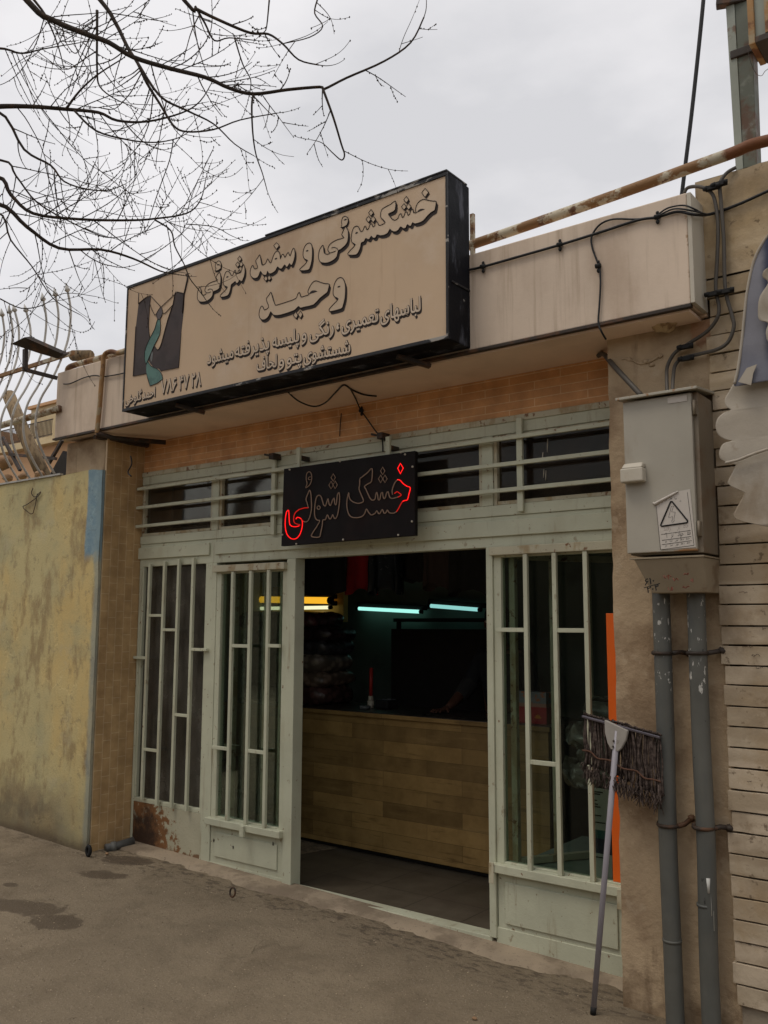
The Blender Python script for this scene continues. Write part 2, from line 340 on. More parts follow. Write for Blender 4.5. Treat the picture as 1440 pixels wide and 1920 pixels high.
M['ink'] = flat('sign_ink', (.022, .014, .011), .6)
M['letter'] = layered('letter_fill', (.515, .4, .285), [], .08, 2, .6, 0, .03)
M['letter_pale'] = flat('small_letter_fill', (.52, .42, .32), .6)
M['jacket'] = layered('painted_jacket', (.055, .04, .038), [dict(col=(.035, .026, .025), scale=5, lo=.45, hi=.6, amt=.8)], .1, 4, .6)
M['tie'] = layered('painted_tie', (.1, .2, .175), [dict(col=(.06, .12, .11), scale=7, lo=.48, hi=.58, amt=.7)], .1, 5, .6)
M['knot'] = flat('painted_knot', (.1, .085, .088))
M['steel'] = layered('dark_rusty_steel', (.035, .026, .02), [dict(col=(.11, .05, .022), scale=9, lo=.5, hi=.62, amt=.7)], .2, 6, .6)
M['rustpipe'] = layered('flaking_pipe_paint', (.44, .39, .29), [dict(col=(.2, .1, .035), scale=7, lo=.47, hi=.53, amt=.95), dict(col=(.1, .04, .018), scale=11, lo=.56, hi=.62, amt=.9),
    dict(col=(.15, .055, .02), scale=6, lo=.3, hi=.45, ramps=[(0, -1.25, -1.05)], amt=1)], .15, 5, .65, 0, .3, 60)
M['rustpipe2'] = layered('rusty_downpipe', (.3, .17, .07), [dict(col=(.3, .25, .16), scale=9, lo=.53, hi=.6, amt=.8), dict(col=(.12, .045, .018), scale=7, lo=.52, hi=.6, amt=.9)], .15, 5, .7, 0, .3, 60)
M['cable'] = flat('black_cable', (.012, .012, .013), .5)
M['cablegrey'] = layered('grey_conduit_cable', (.075, .066, .055), [], .2, 6, .55)
M['cab'] = layered('cabinet_grey_paint', (.345, .32, .265), [dict(col=(.2, .15, .09), scale=5, lo=.55, hi=.75, amt=.5, stretch=(1, 1, .4)), dict(col=(.24, .12, .04), scale=24, lo=.7, hi=.73, amt=.8),
    dict(col=(.3, .13, .03), scale=9, lo=.45, hi=.6, ramps=[(2, 2.05, 1.975)], amt=.85)], .08, 3, .45, 0, .06, 60)
M['cablid'] = layered('cabinet_lid', (.34, .32, .26), [dict(col=(.26, .12, .04), scale=20, lo=.58, hi=.64, amt=.8)], .1, 4, .5)
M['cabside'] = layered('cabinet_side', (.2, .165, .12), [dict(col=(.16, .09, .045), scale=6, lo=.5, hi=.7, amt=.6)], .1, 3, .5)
M['hopper'] = layered('hopper_paint', (.27, .22, .15), [dict(col=(.15, .095, .05), scale=7, lo=.5, hi=.65, amt=.7), dict(col=(.22, .05, .02), scale=16, lo=.66, hi=.7, amt=.7)], .12, 5, .6)
M['white'] = layered('off_white_plastic', (.47, .43, .35), [dict(col=(.34, .25, .15), scale=7, lo=.6, hi=.75, amt=.5)], .06, 5, .5)
M['sticker'] = layered('sticker_paper', (.5, .46, .41), [dict(col=(.36, .27, .17), scale=10, lo=.6, hi=.8, amt=.5)], .05, 8, .6)
M['pipe'] = layered('grey_painted_pipe', (.1, .1, .088), [dict(col=(.075, .08, .076), scale=4, lo=.48, hi=.66, amt=.7, stretch=(1, 1, .4)), dict(col=(.5, .49, .45), scale=34, lo=.6, hi=.62, amt=.9, stretch=(1.4, 1.4, .55), ramps=[(2, 1.2, 1.35)]), dict(col=(.02, .02, .02), scale=30, lo=.68, hi=.7, amt=.8, stretch=(1.2, 1.2, .5))], .12, 4, .5, 0, .12, 60)
M['cream'] = layered('cream_stone_slips', (.49, .405, .3), [dict(col=(.3, .235, .155), scale=1, det=0, lo=.42, hi=.6, amt=.7, stretch=(1.3, 0, 11.6)), dict(col=(.5, .42, .31), scale=1, det=0, lo=.5, hi=.62, amt=.5, stretch=(1.1, 0, 11.6)),dict(col=(.34, .245, .14), scale=4, lo=.5, hi=.7, amt=.65), dict(col=(.2, .14, .08), scale=9, lo=.6, hi=.72, amt=.6), dict(col=(.16, .11, .065), scale=30, lo=.67, hi=.71, amt=.6),
    dict(col=(.6, .5, .37), scale=6, lo=.6, hi=.7, amt=.6), dict(col=(.44, .31, .15), scale=1.5, lo=.35, hi=.7, ramps=[(2, 1.9, 2.8)], amt=.6), dict(col=(.13, .09, .05), scale=3, lo=.42, hi=.72, amt=.6), dict(col=(.09, .06, .035), scale=18, lo=.6, hi=.68, amt=.7)], .12, 2.4, .8, 0, .35, 35)
M['creamjoint'] = flat('dark_joint', (.05, .036, .024), .9)
M['plasterbase'] = layered('grey_base_render', (.26, .22, .165), [dict(col=(.15, .115, .08), scale=6, lo=.48, hi=.65, amt=.7)], .15, 4, .9, 0, .4, 40)
M['canvas'] = layered('dirty_white_canvas', (.37, .33, .27), [dict(col=(.22, .165, .105), scale=4, lo=.48, hi=.68, amt=.7, stretch=(1, 1, .5)), dict(col=(.2, .15, .1), scale=11, lo=.64, hi=.72, amt=.4)], .1, 3, .8, 0, .15, 60)
M['canvasblue'] = layered('blue_canvas', (.026, .032, .066), [dict(col=(.2, .2, .225), scale=3, lo=.05, hi=.55, ramps=[(0, -.81, -.89)], amt=.95), dict(col=(.14, .145, .18), scale=5, lo=.05, hi=.6, ramps=[(2, 2.98, 2.6)], amt=.9)], .15, 4, .65)
M['greenpost'] = layered('green_grey_post', (.1, .11, .085), [dict(col=(.09, .04, .02), scale=5, lo=.48, hi=.6, amt=.85), dict(col=(.19, .2, .17), scale=6, lo=.58, hi=.68, amt=.7)], .15, 4, .6)
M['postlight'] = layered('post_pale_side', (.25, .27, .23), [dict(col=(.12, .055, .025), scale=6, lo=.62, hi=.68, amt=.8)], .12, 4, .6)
M['rod'] = layered('white_rod_paint', (.4, .385, .35), [dict(col=(.22, .16, .1), scale=12, lo=.56, hi=.66, amt=.7)], .1, 6, .5)
M['wood'] = layered('weathered_pole', (.21, .15, .085), [dict(col=(.09, .06, .035), scale=12, lo=.48, hi=.6, amt=.8, stretch=(2, 2, .25))], .2, 4, .9, 0, .5, 40)
M['rubble'] = layered('broken_brick', (.26, .16, .09), [dict(col=(.15, .11, .075), scale=9, lo=.5, hi=.6, amt=.8)], .25, 5, .95, 0, .6, 40)
M['bark'] = layered('dark_bark', (.032, .023, .017), [dict(col=(.06, .035, .02), scale=20, lo=.52, hi=.62, amt=.7)], .25, 12, .9, 0, .5, 80)
M['aptwall'] = layered('apartment_render', (.5, .4, .24), [dict(col=(.42, .31, .17), scale=.7, lo=.5, hi=.65, amt=.6)], .08, .5, .85)
M['aptpeach'] = layered('apartment_peach', (.43, .26, .14), [], .1, .5, .85)
M['aptpale'] = flat('balcony_back', (.6, .58, .62), .8)
M['oppo'] = layered('added_wall_tone', (.2, .16, .115), [dict(col=(.14, .11, .08), scale=1, lo=.5, hi=.6, amt=.7)], .15, 1, .9)  # for the added wall out of view, tone chosen for its bounce light
M['glass'] = glass('door_glass', (.74, .8, .76), .4, .008)
M['dustglass'] = glass('dusty_glass', (.4, .38, .34), .5, .32, (.19, .175, .145), .15)
M['topglass'] = glass('transom_glass', (.6, .58, .55), .35, .09, (.2, .15, .115), .06)
M['woodpanel'] = bricks('wood_plank_cladding', 0, 2, (.35, .225, .082), (.17, .108, .04), (.07, .044, .018), .66, .105, .0012,
    [dict(col=(.1, .06, .022), scale=7, lo=.55, hi=.72, amt=.7, stretch=(.5, 1, 5)), dict(col=(.3, .2, .08), scale=5, lo=.55, hi=.7, amt=.5, stretch=(.4, 1, 4))], .45, .43, .15)
M['floor'] = bricks('shop_floor_tiles', 0, 1, (.09, .075, .055), (.078, .065, .046), (.03, .025, .018), .4, .4, .004, [dict(col=(.08, .062, .046), scale=4, lo=.5, hi=.7, amt=.5)], .5, 0, .2)
M['room'] = layered('grey_green_room_wall', (.16, .2, .17), [dict(col=(.1, .115, .1), scale=2, lo=.5, hi=.65, amt=.6)], .12, 2, .85)
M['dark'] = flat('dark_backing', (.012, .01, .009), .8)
M['countertop'] = layered('dark_worktop', (.03, .024, .018), [], .15, 5, .35)
M['orange'] = flat('orange_board', (.75, .13, .012), .45, 0, .04)
M['rubber'] = flat('black_rubber', (.012, .012, .012), .7)
M['mophandle'] = flat('grey_violet_handle', (.27, .255, .28), .4)
M['moplastic'] = layered('grey_plastic_socket', (.3, .28, .25), [dict(col=(.13, .1, .08), scale=20, lo=.6, hi=.7, amt=.6)], .1, 8, .5)
M['mopbar'] = flat('mop_bar_metal', (.13, .12, .14), .35, .6)
def _yarn():
    t = MT('dirty_mop_yarn'); c = t.mix(t.ramp(t.noise(45, 5, .7), .35, .65), (.03, .022, .019), (.115, .088, .075)); return t.bsdf(c, .95, 0, t.noise(300, 4), .6, .004, .1)
M['yarn'] = _yarn()
M['curtain'] = flat('dark_red_brown_drape', (.05, .032, .03), .9)
# ================================================================== SETTING
g = MB()
def gfn(u, v):
    # dense near the camera, reaching far beyond
    a = (u-.5)*2; b = (v-.5)*2
    x = -2.5+a*3+a**5*120; y = -3+b*3.2+b**5*120
    z = gz(x)
    return Vector((x, y, z+.012*noise.noise((x*1.1, y*1.1, 0))-(.02 if y > .3 else 0)))
g.grid(gfn, 90, 90); ground = g.build('ground', M['ground']); tag(ground, kind='structure')
def strip(xs, y0, fn, z0, name, m):
    b = MB(); n = len(xs); vs = []
    for x in xs:
        e = fn(x); zt = gz(x)
        vs += [(x, y0, zt+z0+.012), (x, e+.03, zt+z0), (x, e, zt-.02)]
    fs = []
    for i in range(n-1):
        for k in range(2): fs.append((i*3+k, i*3+k+1, i*3+k+4, i*3+k+3))
    b.add(vs, fs, True); o = b.build(name, m); tag(o, kind='structure'); return o
xs = [-5.62+i*.04 for i in range(99)]
strip(xs, .02, lambda x: -.17-.06*noise.noise((x*2.3, 3, 0))-.04*noise.noise((x*9, 1, 0))-.02*noise.noise((x*23, 5, 0))+.1*max(0, (x+2.4))*.6, .014, 'cement_strip', M['cement'])
fl = MB().box((-5.9, .07, -.05), (-1.45, 2.4, .032)).build('shop_floor', M['floor']); tag(fl, kind='structure')

# ================================================================== SHOP BUILDING
FY = -.45                                        # fascia front
shop = thing('shop_building', (-3.6, 0, 0), 'single-storey shop with pale green steel shopfront under a dusty pink fascia', 'shop')
XL, XR = -5.56, -1.77
b = MB().box((-6.08, FY, 3.06), (-1.225, FY+.17, 3.575))
fas = b.build('fascia', M['fascia'], shop, .006)
MB().box((-6.085, FY-.012, 3.045), (-1.222, FY+.02, 3.0585)).build('drip_edge', M['steel'], fas)
MB().box((-1.2235, FY-.004, 3.062), (-1.205, FY+.175, 3.57)).build('end_plate', M['white'], fas, .002)
t_ = MB(); rr = random.Random(3)                                 # crumbly mortar along the top edge
x = -2.3
while x < -1.25:
    wd = rr.uniform(.03, .12); t_.ball((x, FY+.09, 3.574), (wd*.6, .07, rr.uniform(.006, .022)), 8, 5, .2, rr); x += wd
t_.build('crumbled_edge', M['concrete'], fas)
MB().box((-6.05, FY+.172, 3.05), (-1.21, 2.6, 3.2)).build('roof_slab', M['soffit'], shop)
MB().box((-5.6, FY+.02, 3.035), (-1.24, .1, 3.0495)).build('soffit', M['soffit'], shop)
MB().box((-5.58, .002, 2.795), (-1.69, .12, 3.034)).build('tiled_band', M['brick'], shop)
# left pillar, its tan tile facing in the reveal
pl = MB().box((-6.08, -.34, -.1), (-5.585, .3, 3.04)).build('pillar', M['concrete'], shop, .012)
MB().box((-5.584, -.335, -.05), (-5.566, .01, 3.034)).build('tile_facing', M['tile'], pl)
MB().beam((-5.62, -.41, 3.03), (-5.5, -.02, 3.01), .05, .035).build('rusty_angle', M['steel'], shop)
# right plaster pillar: a grid so that its arris is uneven
def pillar_r(u, v):
    z = -.1+v*3.14; x = -1.695+u*.52
    e = .012*noise.noise((0, 0, z*3.1))+.006*noise.noise((4, 0, z*11)) if u < .02 else 0
    return Vector((x+e-.012*(1-v), -.26+.006*noise.noise((x*6, z*4, 2)), z))
b = MB(); b.grid(pillar_r, 12, 60)
b.grid(lambda u, v: Vector((pillar_r(0, v).x, -.26+.006*noise.noise((pillar_r(0, v).x*6, (-.1+v*3.14)*4, 2))+u*.4, -.1+v*3.14)), 2, 60)
b.v = b.v
pr = b.build('pillar', M['concrete'], shop); pr['label'] = 'stained plaster pillar right of the shopfront'
cr_ = MB()                                                        # plaster crack and lifted flakes
pts = [at(x, y, -.262) for x, y in ((1166, 674), (1174, 672), (1186, 676), (1200, 682), (1212, 680), (1222, 676), (1232, 670), (1237, 664))]
cr_.tube(spline(pts, 4), .006, 5)
for x, y, r in ((1210, 678, .018), (1222, 684, .014), (1180, 674, .015), (1238, 668, .012)): cr_.ball(at(x, y, -.262), (r, .008, r*.7), 7, 5, .3)
cr_.build('lifted_plaster', M['concrete'], pr)

# ---- steel shopfront
fr = MB()
zt = lambda x, y, Y=0: at(x, y, Y).z
z_head0, z_head1 = 2.705, 2.797
z_s0, z_s1 = zt(1150, 951), zt(1150, 929)          # sill rail under transom
z_lin = 2.083                                       # door opening head
fr.box((XL, -.01, z_head0), (XR, .07, z_head1))
fr.box((XL, -.014, z_s0), (XR, .07, z_s1))
fr.box((XL, -.006, z_lin), (XR, .065, z_s0-.0005))
frame = fr.build('shopfront_frame', M['paint'], shop, .003)
MB().box((XL, -.018, z_head1-.03), (XR, -.0105, z_head1+.004)).build('head_trim', M['paint_worn'], frame, .002)
# flat covers on the lintel
x0 = at(261, 1040, 0).x; x1 = at(396, 1030, 0).x; x2 = at(407, 1035, 0).x
zc1 = z_s0-.026; zc0 = zc1-.085
MB().box((x0, -.022, zc0), (x1, -.0065, zc1)).build('cover_strip', M['paint'], frame, .003)
MB().box((x2, -.022, zc0), (XR-.002, -.0065, zc1)).build('cover_strip', M['paint'], frame, .003)
# posts
def post(xa, xb, za, zb, ya=-.012, yb=.07, name='post', m='paint'): return MB().box((xa, ya, za), (xb, yb, zb)).build(name, M[m], frame, .003)
px0 = at(392, 1250, 0).x; pxm = at(409, 1060, 0).x; pxl = at(391, 1060, 0).x
post(pxl, pxm, .05, z_lin-.001)
post(XL, XL+.025, .05, z_s0-.001, -.008)
dl0, dl1 = at(541, 1250, 0).x-.01, at(555, 1250, 0).x          # stile at the left of the opening
post(dl0, dl1, .045, z_lin-.001, -.02)
dr0, dr1 = at(916, 1200, 0).x, at(928, 1200, 0).x
post(dr0, dr1, .045, z_lin-.001, -.02)
post(XR-.007, XR, .05, z_lin-.001, -.01)
# base rail along the ground: bottom follows the street
def base(xa, xb, y, yt, z1, name, m):
    b = MB(); b.add([(xa, y, gz(xa)-.03), (xb, y, gz(xb)-.03), (xb, yt, gz(xb)-.03), (xa, yt, gz(xa)-.03), (xa, y, z1), (xb, y, z1), (xb, yt, z1), (xa, yt, z1)],
        [(0,3,2,1),(4,5,6,7),(0,1,5,4),(1,2,6,5),(2,3,7,6),(3,0,4,7)]); return b.build(name, M[m], frame, .003)
base(dl1-.01, dr0+.01, -.014, .075, .046, 'threshold', 'paint')
base(pxl, dl0, -.01, .07, .085, 'bottom_rail', 'paint'); base(dr1-.005, XR, -.01, .07, .1, 'bottom_rail', 'paint')

# ---- transom windows
tr = MB()
m1a, m1b = at(400, 950, 0).x, at(412, 950, 0).x
m2a, m2b = at(905, 880, 0).x, at(926, 880, 0).x
lw0 = at(523, 900, 0).x; lw1 = at(565, 880, 0).x
def window(xa, xb, za, zb, bars=()):
    w_ = MB()
    t = .022
    w_.box((xa, -.004, za), (xa+t, .05, zb)).box((xb-t, -.004, za), (xb, .05, zb)).box((xa+t+.0005, -.004, za), (xb-t-.0005, .05, za+t)).box((xa+t+.0005, -.004, zb-t), (xb-t-.0005, .05, zb))
    o = w_.build('transom_window', M['paint_worn'], shop, .003)
    MB().box((xa+t-.004, .022, za+t-.004), (xb-t+.004, .027, zb-t+.004)).build('pane', M['topglass'], o); return o
window(XL+.005, m1a, z_s1+.001, z_head0-.001)
window(m1b, lw0, z_s1+.001, z_head0-.001)
window(lw1, m2a, z_s1+.001, z_head0-.001)
window(m2b, XR, z_s1+.001, z_head0-.001)
for xa, xb in ((m1a+.001, m1b-.001), (m2a+.001, m2b-.001), (lw0+.001, lw1-.001)): post(xa, xb, z_s1+.001, z_head0-.001, -.012, .06, 'mullion')
gb = MB()
GY = -.055
zs = [at(x, y, GY).z for x, y in ((1141, 795), (1145, 847), (1147, 899))]
for z in zs: 
    MB().box((at(257, 960, GY).x, GY-.011, z-.011), (XR+.06, GY+.011, z+.011)).build('grille_bar', M['paint'], frame, .002)
for px, py, za, zb in ((513, 930, 1002, 852), (975, 870, 958, 782)):
    x = at(px, py, GY+.02).x; MB().box((x-.017, GY+.0115, at(px, za, GY).z), (x+.017, GY+.032, at(px, zb, GY).z)).build('grille_bar', M['paint'], frame, .002)
for px, py in ((512, 856), (715, 818)):                            # little clamps on the frame head
    p = at(px, py, -.06); MB().box(p-Vector((.012, .03, .02)), p+Vector((.03, .05, .018))).beam(p, p+Vector((-.07, -.01, .02)), .014, .014).build('clamp', M['steel'], frame, .003)

# ---- fixed window in the left bay
def bar(parent, p, q, w_=.022, d=.02, name='grille_bar', m='paint'): return MB().beam(p, q, w_, d, (0, -1, 0)).build(name, M[m], parent, .002)
zb_t, zb_b = at(378, 1056, 0).z, at(378, 1517, 0).z
fw = MB(); xa, xb = XL+.026, pxl-.001
fw.box((xa, -.004, zb_t), (xb, .05, zb_t+.05)).box((xa, -.004, zb_b-.03), (xb, .05, zb_b)).box((xa, -.004, zb_b+.0005), (xa+.02, .05, zb_t-.0005)).box((xb-.02, -.004, zb_b+.0005), (xb, .05, zb_t-.0005))
fixed = fw.build('fixed_window', M['paint'], shop, .003)
MB().box((xa+.018, .02, zb_b-.002), (xb-.018, .026, zb_t+.002)).build('pane', M['dustglass'], fixed)
kb = MB(); kb.add([(xa, -.006, gz(xa)-.03), (xb, -.006, gz(xb)-.03), (xb, .04, gz(xb)-.03), (xa, .04, gz(xa)-.03), (xa, -.006, zb_b-.031), (xb, -.006, zb_b-.031), (xb, .04, zb_b-.031), (xa, .04, zb_b-.031)], [(0,3,2,1),(4,5,6,7),(0,1,5,4),(1,2,6,5),(2,3,7,6),(3,0,4,7)])
kb.build('kick_panel', M['paint_rusty'], fixed, .002)
BY = -.03
bx = []
for (xt, yt), (xq, yq) in (((285.5, 1059), (262.8, 1498)), ((311.7, 1054), (292, 1510)), ((338.5, 1050), (319.5, 1514)), ((364.8, 1048), (348, 1520))):
    x = (at(xt, yt, BY).x+at(xq, yq, BY).x)/2; bx.append(x)
    bar(fixed, (x, BY, at(xq, yq, BY).z), (x, BY, at(xt, yt-2, BY).z), .023, .022)
hl, hr = at(250, 1232, BY).x, at(391, 1218, BY).x
for a, c, px, py in ((hl, bx[0], 262, 1233), (bx[0], bx[1], 295, 1154), (bx[1], bx[2], 320, 1181), (bx[3], hr, 378, 1218), (bx[2], bx[3], 340, 1341), (bx[0], bx[1], 282, 1406)):
    z = at(px, py, BY).z; bar(fixed, (a+.0125, BY, z), (c-.0125, BY, z), .02, .022)

# ---- sliding doors: glazed leaf with stepped grille over a steel kick panel
def leaf(xa, xb, ztop, zrail, ys, cross, frontY, box_left, m_kick='paint'):
    d = MB(); st = .045; sr = .045 if box_left else .005
    d.box((xa, -.008, zrail), (xa+st, .04, ztop)).box((xb-sr, -.008, zrail), (xb, .04, ztop)).box((xa+st+.0005, -.008, ztop-.03), (xb-sr-.0005, .04, ztop)).box((xa+st+.0005, -.008, zrail), (xb-sr-.0005, .04, zrail+.03))
    door = d.build('sliding_door', M['paint'], shop, .003)
    MB().box((xa+st-.004, .012, zrail+.026), (xb-sr+.004, .018, ztop-.026)).build('pane', M['glass'], door)
    # cover rails that carry the bars
    MB().box((xa-.005, frontY-.016, ztop-.02), (xb+.002, -.0085, ztop+.026)).build('top_rail', M['paint_worn'], door, .004)
    MB().box((xa-.012, frontY-.018, zrail-.022), (xb+.004, -.0085, zrail+.022)).build('bottom_rail', M['paint'], door, .004)
    for x in ys: bar(door, (x, frontY, zrail+.0225), (x, frontY, ztop-.0205), .024, .022)
    for a, c, z in cross: bar(door, (a+.0125, frontY, z), (c-.0125, frontY, z), .022, .02)
    kp = MB().box((xa+.005, -.006, .085), (xb-.005, .03, zrail-.023)).build('kick_panel', M[m_kick], door, .002)
    MB().box((xa+.05, -.016, .125), (xb-.05, -.0065, zrail-.07)).build('raised_panel', M[m_kick], door, .004)
    return door
lz_t, lz_b = 2.035, at(400, 1540, -.03).z
xa, xb = pxm+.001, dl0-.001
BYL = -.035
xsL = [(at(a, b_, BYL).x+at(c, d_, BYL).x)/2 for a, b_, c, d_ in ((439.7, 1064, 424.6, 1529), (472.7, 1064, 459.7, 1535), (507, 1061, 493.4, 1541))]
crossL = [(xsL[0], xsL[1], zt(450, 1211, BYL)), (xsL[2], xb-.02, zt(519, 1211, BYL)), (xa+.02, xsL[0], zt(410, 1402, BYL)), (xsL[1], xsL[2], zt(478, 1409, BYL))]
doorL = leaf(xa, xb, lz_t, lz_b, xsL, crossL, BYL, True); doorL['label'] = 'left glazed door with bars above a dented steel panel'
MB().box((xsL[1]+.0-.02, -.075, lz_b-.05), (xsL[1]+.015, -.055, lz_b+.018)).build('latch', M['paint'], doorL, .003)
for px, py in ((437, 1589), (512, 1582), (401, 1576)):
    p = at(px, py, -.0165); MB().ball(p, (.007, .002, .012), 7, 5, .3).build('paint_chip', M['steel'], doorL)
# inner leaf behind it
def inner_leaf(p, q, z0, z1, nb, label):
    p, q = Vector(p), Vector(q); b = MB(); t = .035
    b.beam(p+Vector((0, 0, z0)), p+Vector((0, 0, z1)), t, t).beam(q+Vector((0, 0, z0)), q+Vector((0, 0, z1)), t, t)
    d = (q-p).normalized()*t*.51
    b.beam(p+d+Vector((0, 0, z0+t/2)), q-d+Vector((0, 0, z0+t/2)), t, t).beam(p+d+Vector((0, 0, z1-t/2)), q-d+Vector((0, 0, z1-t/2)), t, t)
    o = b.build('inner_leaf', M['paint_worn'], shop, .003); o['label'] = label
    for k in range(1, nb+1):
        c = p.lerp(q, k/(nb+1)); MB().beam(c+Vector((0, 0, z0+t+.001)), c+Vector((0, 0, z1-t-.001)), .022, .022).build('grille_bar', M['paint_worn'], o, .002)
    return o
il = inner_leaf((xa+.06, .12, 0), (at(561, 1250, .12).x-.018, .12, 0), .06, 2.06, 3, 'inner door leaf slid behind the left glazed door')
for a_, c_, px, py in ((0, 1, 440, 1398), (2, 3, 490, 1215), (1, 2, 510, 1410)): pass
rz_b = at(1000, 1640, -.03).z
xaR, xbR = dr1+.001, XR-.008
BYR = -.035
xsR = [(at(a, b_, BYR).x+at(c, d_, BYR).x)/2 for a, b_, c, d_ in ((984, 1031, 996, 1632), (1036.7, 1028, 1054, 1643), (1093.7, 1024.5, 1116, 1655))]
crossR = [(xaR+.02, xsR[0], zt(960, 1181, BYR)), (xsR[1], xsR[2], zt(1071, 1182, BYR)), (xsR[0], xsR[1], zt(1020, 1431, BYR))]
doorR = leaf(xaR, xbR, 2.055, rz_b, xsR, crossR, BYR, False); doorR['label'] = 'right glazed door with bars above a clean steel panel'
MB().box((xbR-.03, -.065, rz_b-.075), (xbR-.005, -.055, rz_b+.018)).build('latch', M['paint_worn'], doorR, .002)
MB().box((xaR-.02, -.06, rz_b-.075), (xaR+.01, -.0545, rz_b+.03)).build('latch', M['paint_worn'], doorR, .002)
inner_leaf((-2.41, .06, 0), (-2.02, .66, 0), .41, 2.05, 2, 'inner glazed leaf folded back behind the right door')
MB().box((-2.43, .055, .36), (-1.5, .9, .405)).build('window_shelf', M['room'], shop)

# ---- the room
rm = MB()
rm.box((-6.02, .3, -.05), (-5.9, 2.5, 3.04)).box((-5.9, 2.4, -.05), (-1.45, 2.5, 3.04)).box((-1.45, .14, -.05), (-1.3, 2.5, 3.04))
rm.build('room_wall', M['room'], shop)
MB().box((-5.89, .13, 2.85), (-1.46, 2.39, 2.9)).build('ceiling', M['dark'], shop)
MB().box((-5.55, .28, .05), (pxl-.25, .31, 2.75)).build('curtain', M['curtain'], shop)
print('shop ok')
# ================================================================== INTERIOR THINGS
ct = thing('shop_counter', (-3.9, .96, .03), 'long counter clad in yellowish wood planks across the doorway', 'counter')
MB().box((-5.6, .93, .07), (-2.66, .96, .995)).build('front_panel', M['woodpanel'], ct)
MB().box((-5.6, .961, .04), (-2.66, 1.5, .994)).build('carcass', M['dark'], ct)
MB().box((-5.62, .915, .996), (-2.64, 1.52, 1.03)).build('worktop', M['countertop'], ct, .004)
MB().box((-5.62, .908, .998), (-2.64, .9145, 1.026)).build('edge_strip', M['woodpanel'], ct)
CZ = 1.031
# quilts in plastic, stacked on the counter end
bcol = [(.1, .035, .04), (.13, .07, .05), (.05, .05, .06), (.18, .13, .1), (.2, .17, .14), (.1, .05, .045), (.04, .025, .03)]
def quilt(i, c, rx, ry, h, label, name='folded_quilt', grp='quilts stacked beside the till', cr=.05, tex=14):
    b = MB(); r_ = random.Random(i+50)
    def fn(u, v):
        a = 2*pi*u; t = pi*(v-.5)
        ca, sa = cos(a), sin(a)
        e = .28; sx = math.copysign(abs(ca)**e, ca); sy = math.copysign(abs(sa)**e, sa)
        ct_, st_ = cos(t), sin(t); k = ct_**.3 if ct_ > 0 else 0
        p = Vector((rx*sx*k, ry*sy*k, h/2*math.copysign(abs(st_)**.8, st_)))
        q = noise.noise(Vector((p.x*5+i*7, p.y*5, p.z*9)))
        w_ = noise.noise(Vector((p.x*tex, p.y*tex, i+p.z*tex)))
        return Vector(c)+p*(1+cr*q)+Vector((cr*.1*w_, -cr*.25*w_, .24*cr*w_*k))
    b.grid(fn, 40, 12)
    t = MT('quilt_cloth'); vo = t.n('ShaderNodeTexVoronoi'); vo.inputs['Scale'].default_value = 16; t.l(t.pos, vo.inputs['Vector'])
    col = t.mix(t.ramp(vo.outputs['Distance'], .2, .6), bcol[i % 7], tuple(x*.45 for x in bcol[i % 7]))
    m = t.bsdf(col, .25, 0, t.noise(22, 5, .6), .5, .02, .5)
    o = b.build(name, m); tag(o, label, 'quilt', grp); return o
ql = ['dark folded quilt lying lowest of the stack on the counter', 'dark brown plastic-wrapped quilt, second from the bottom of the stack', 'grey patterned quilt in the lower middle of the stack',
      'pale patterned quilt in the upper middle of the stack', 'black plastic-wrapped quilt, second from the top of the stack', 'dark maroon bulging quilt on top of the stack']
h0 = CZ
for i, (h, dx, rx, k) in enumerate(((.145, 0, .48, 5), (.11, .02, .47, 3), (.135, -.01, .46, 4), (.11, .02, .47, 2), (.1, .03, .48, 6), (.12, -.08, .42, 0))):
    quilt(k, (-5.14+dx, 1.28, h0+h/2), rx+.012*(i % 3), .23, h*1.3, ql[i]); h0 += h
# more bundles behind the left bay
for i, (x, z) in enumerate(((-5.0, .16), (-5.02, .36), (-4.98, .55))):
    quilt(i+1, (x-.05, .6, z), .22, .2, .2, ['wrapped bundle on the floor behind the left door', 'wrapped bundle in the middle of the pile behind the left door', 'wrapped bundle on top of the pile behind the left door'][i], 'wrapped_bundle', 'bundles piled behind the left door')

def lamp(p, q, col, st, label, r=.017):
    p, q = Vector(p), Vector(q); o = thing('fluorescent_lamp', (p+q)/2, label, 'lamp', 'fluorescent tubes in the shop')
    d = (q-p).normalized()
    MB().beam(p+Vector((0, .04, .035))-d*.04, q+Vector((0, .04, .035))+d*.04, .05, .04).build('batten', M['dark'], o, .004)
    MB().tube([p, q], r, 10).build('tube', emit('lamp_glow', col, st), o)
    for e, s_ in ((p, -1), (q, 1)): MB().tube([e, e+d*s_*.03], r*1.05, 10).build('end_cap', M['dark'], o)
    return o
Yb = 2.3
lamp(at(673, 1141, Yb), at(787, 1147, Yb), (.42, 1, .88), 1.0, 'blue-green fluorescent tube on the back wall, middle of the row')
lamp(at(808, 1136, Yb-.1), at(897, 1143, Yb-.1), (.36, .85, .8), .75, 'short bluish fluorescent tube half hidden at the right of the back wall')
la = lamp(at(478, 1124, 1.62), at(617, 1126, 1.62), (1, .5, .03), .95, 'amber coloured fluorescent tube at the left of the room', .03)
lamp(at(478, 1141, 1.62), at(617, 1139, 1.62), (1, .97, .62), 1.0, 'yellowish white fluorescent tube just under the amber one', .016)
MB().box((-5.85, 1.72, 1.68), (-5.0, 1.78, 2.0)).build('reflector_board', flat('lamp_backing', (.75, .5, .12)), la)
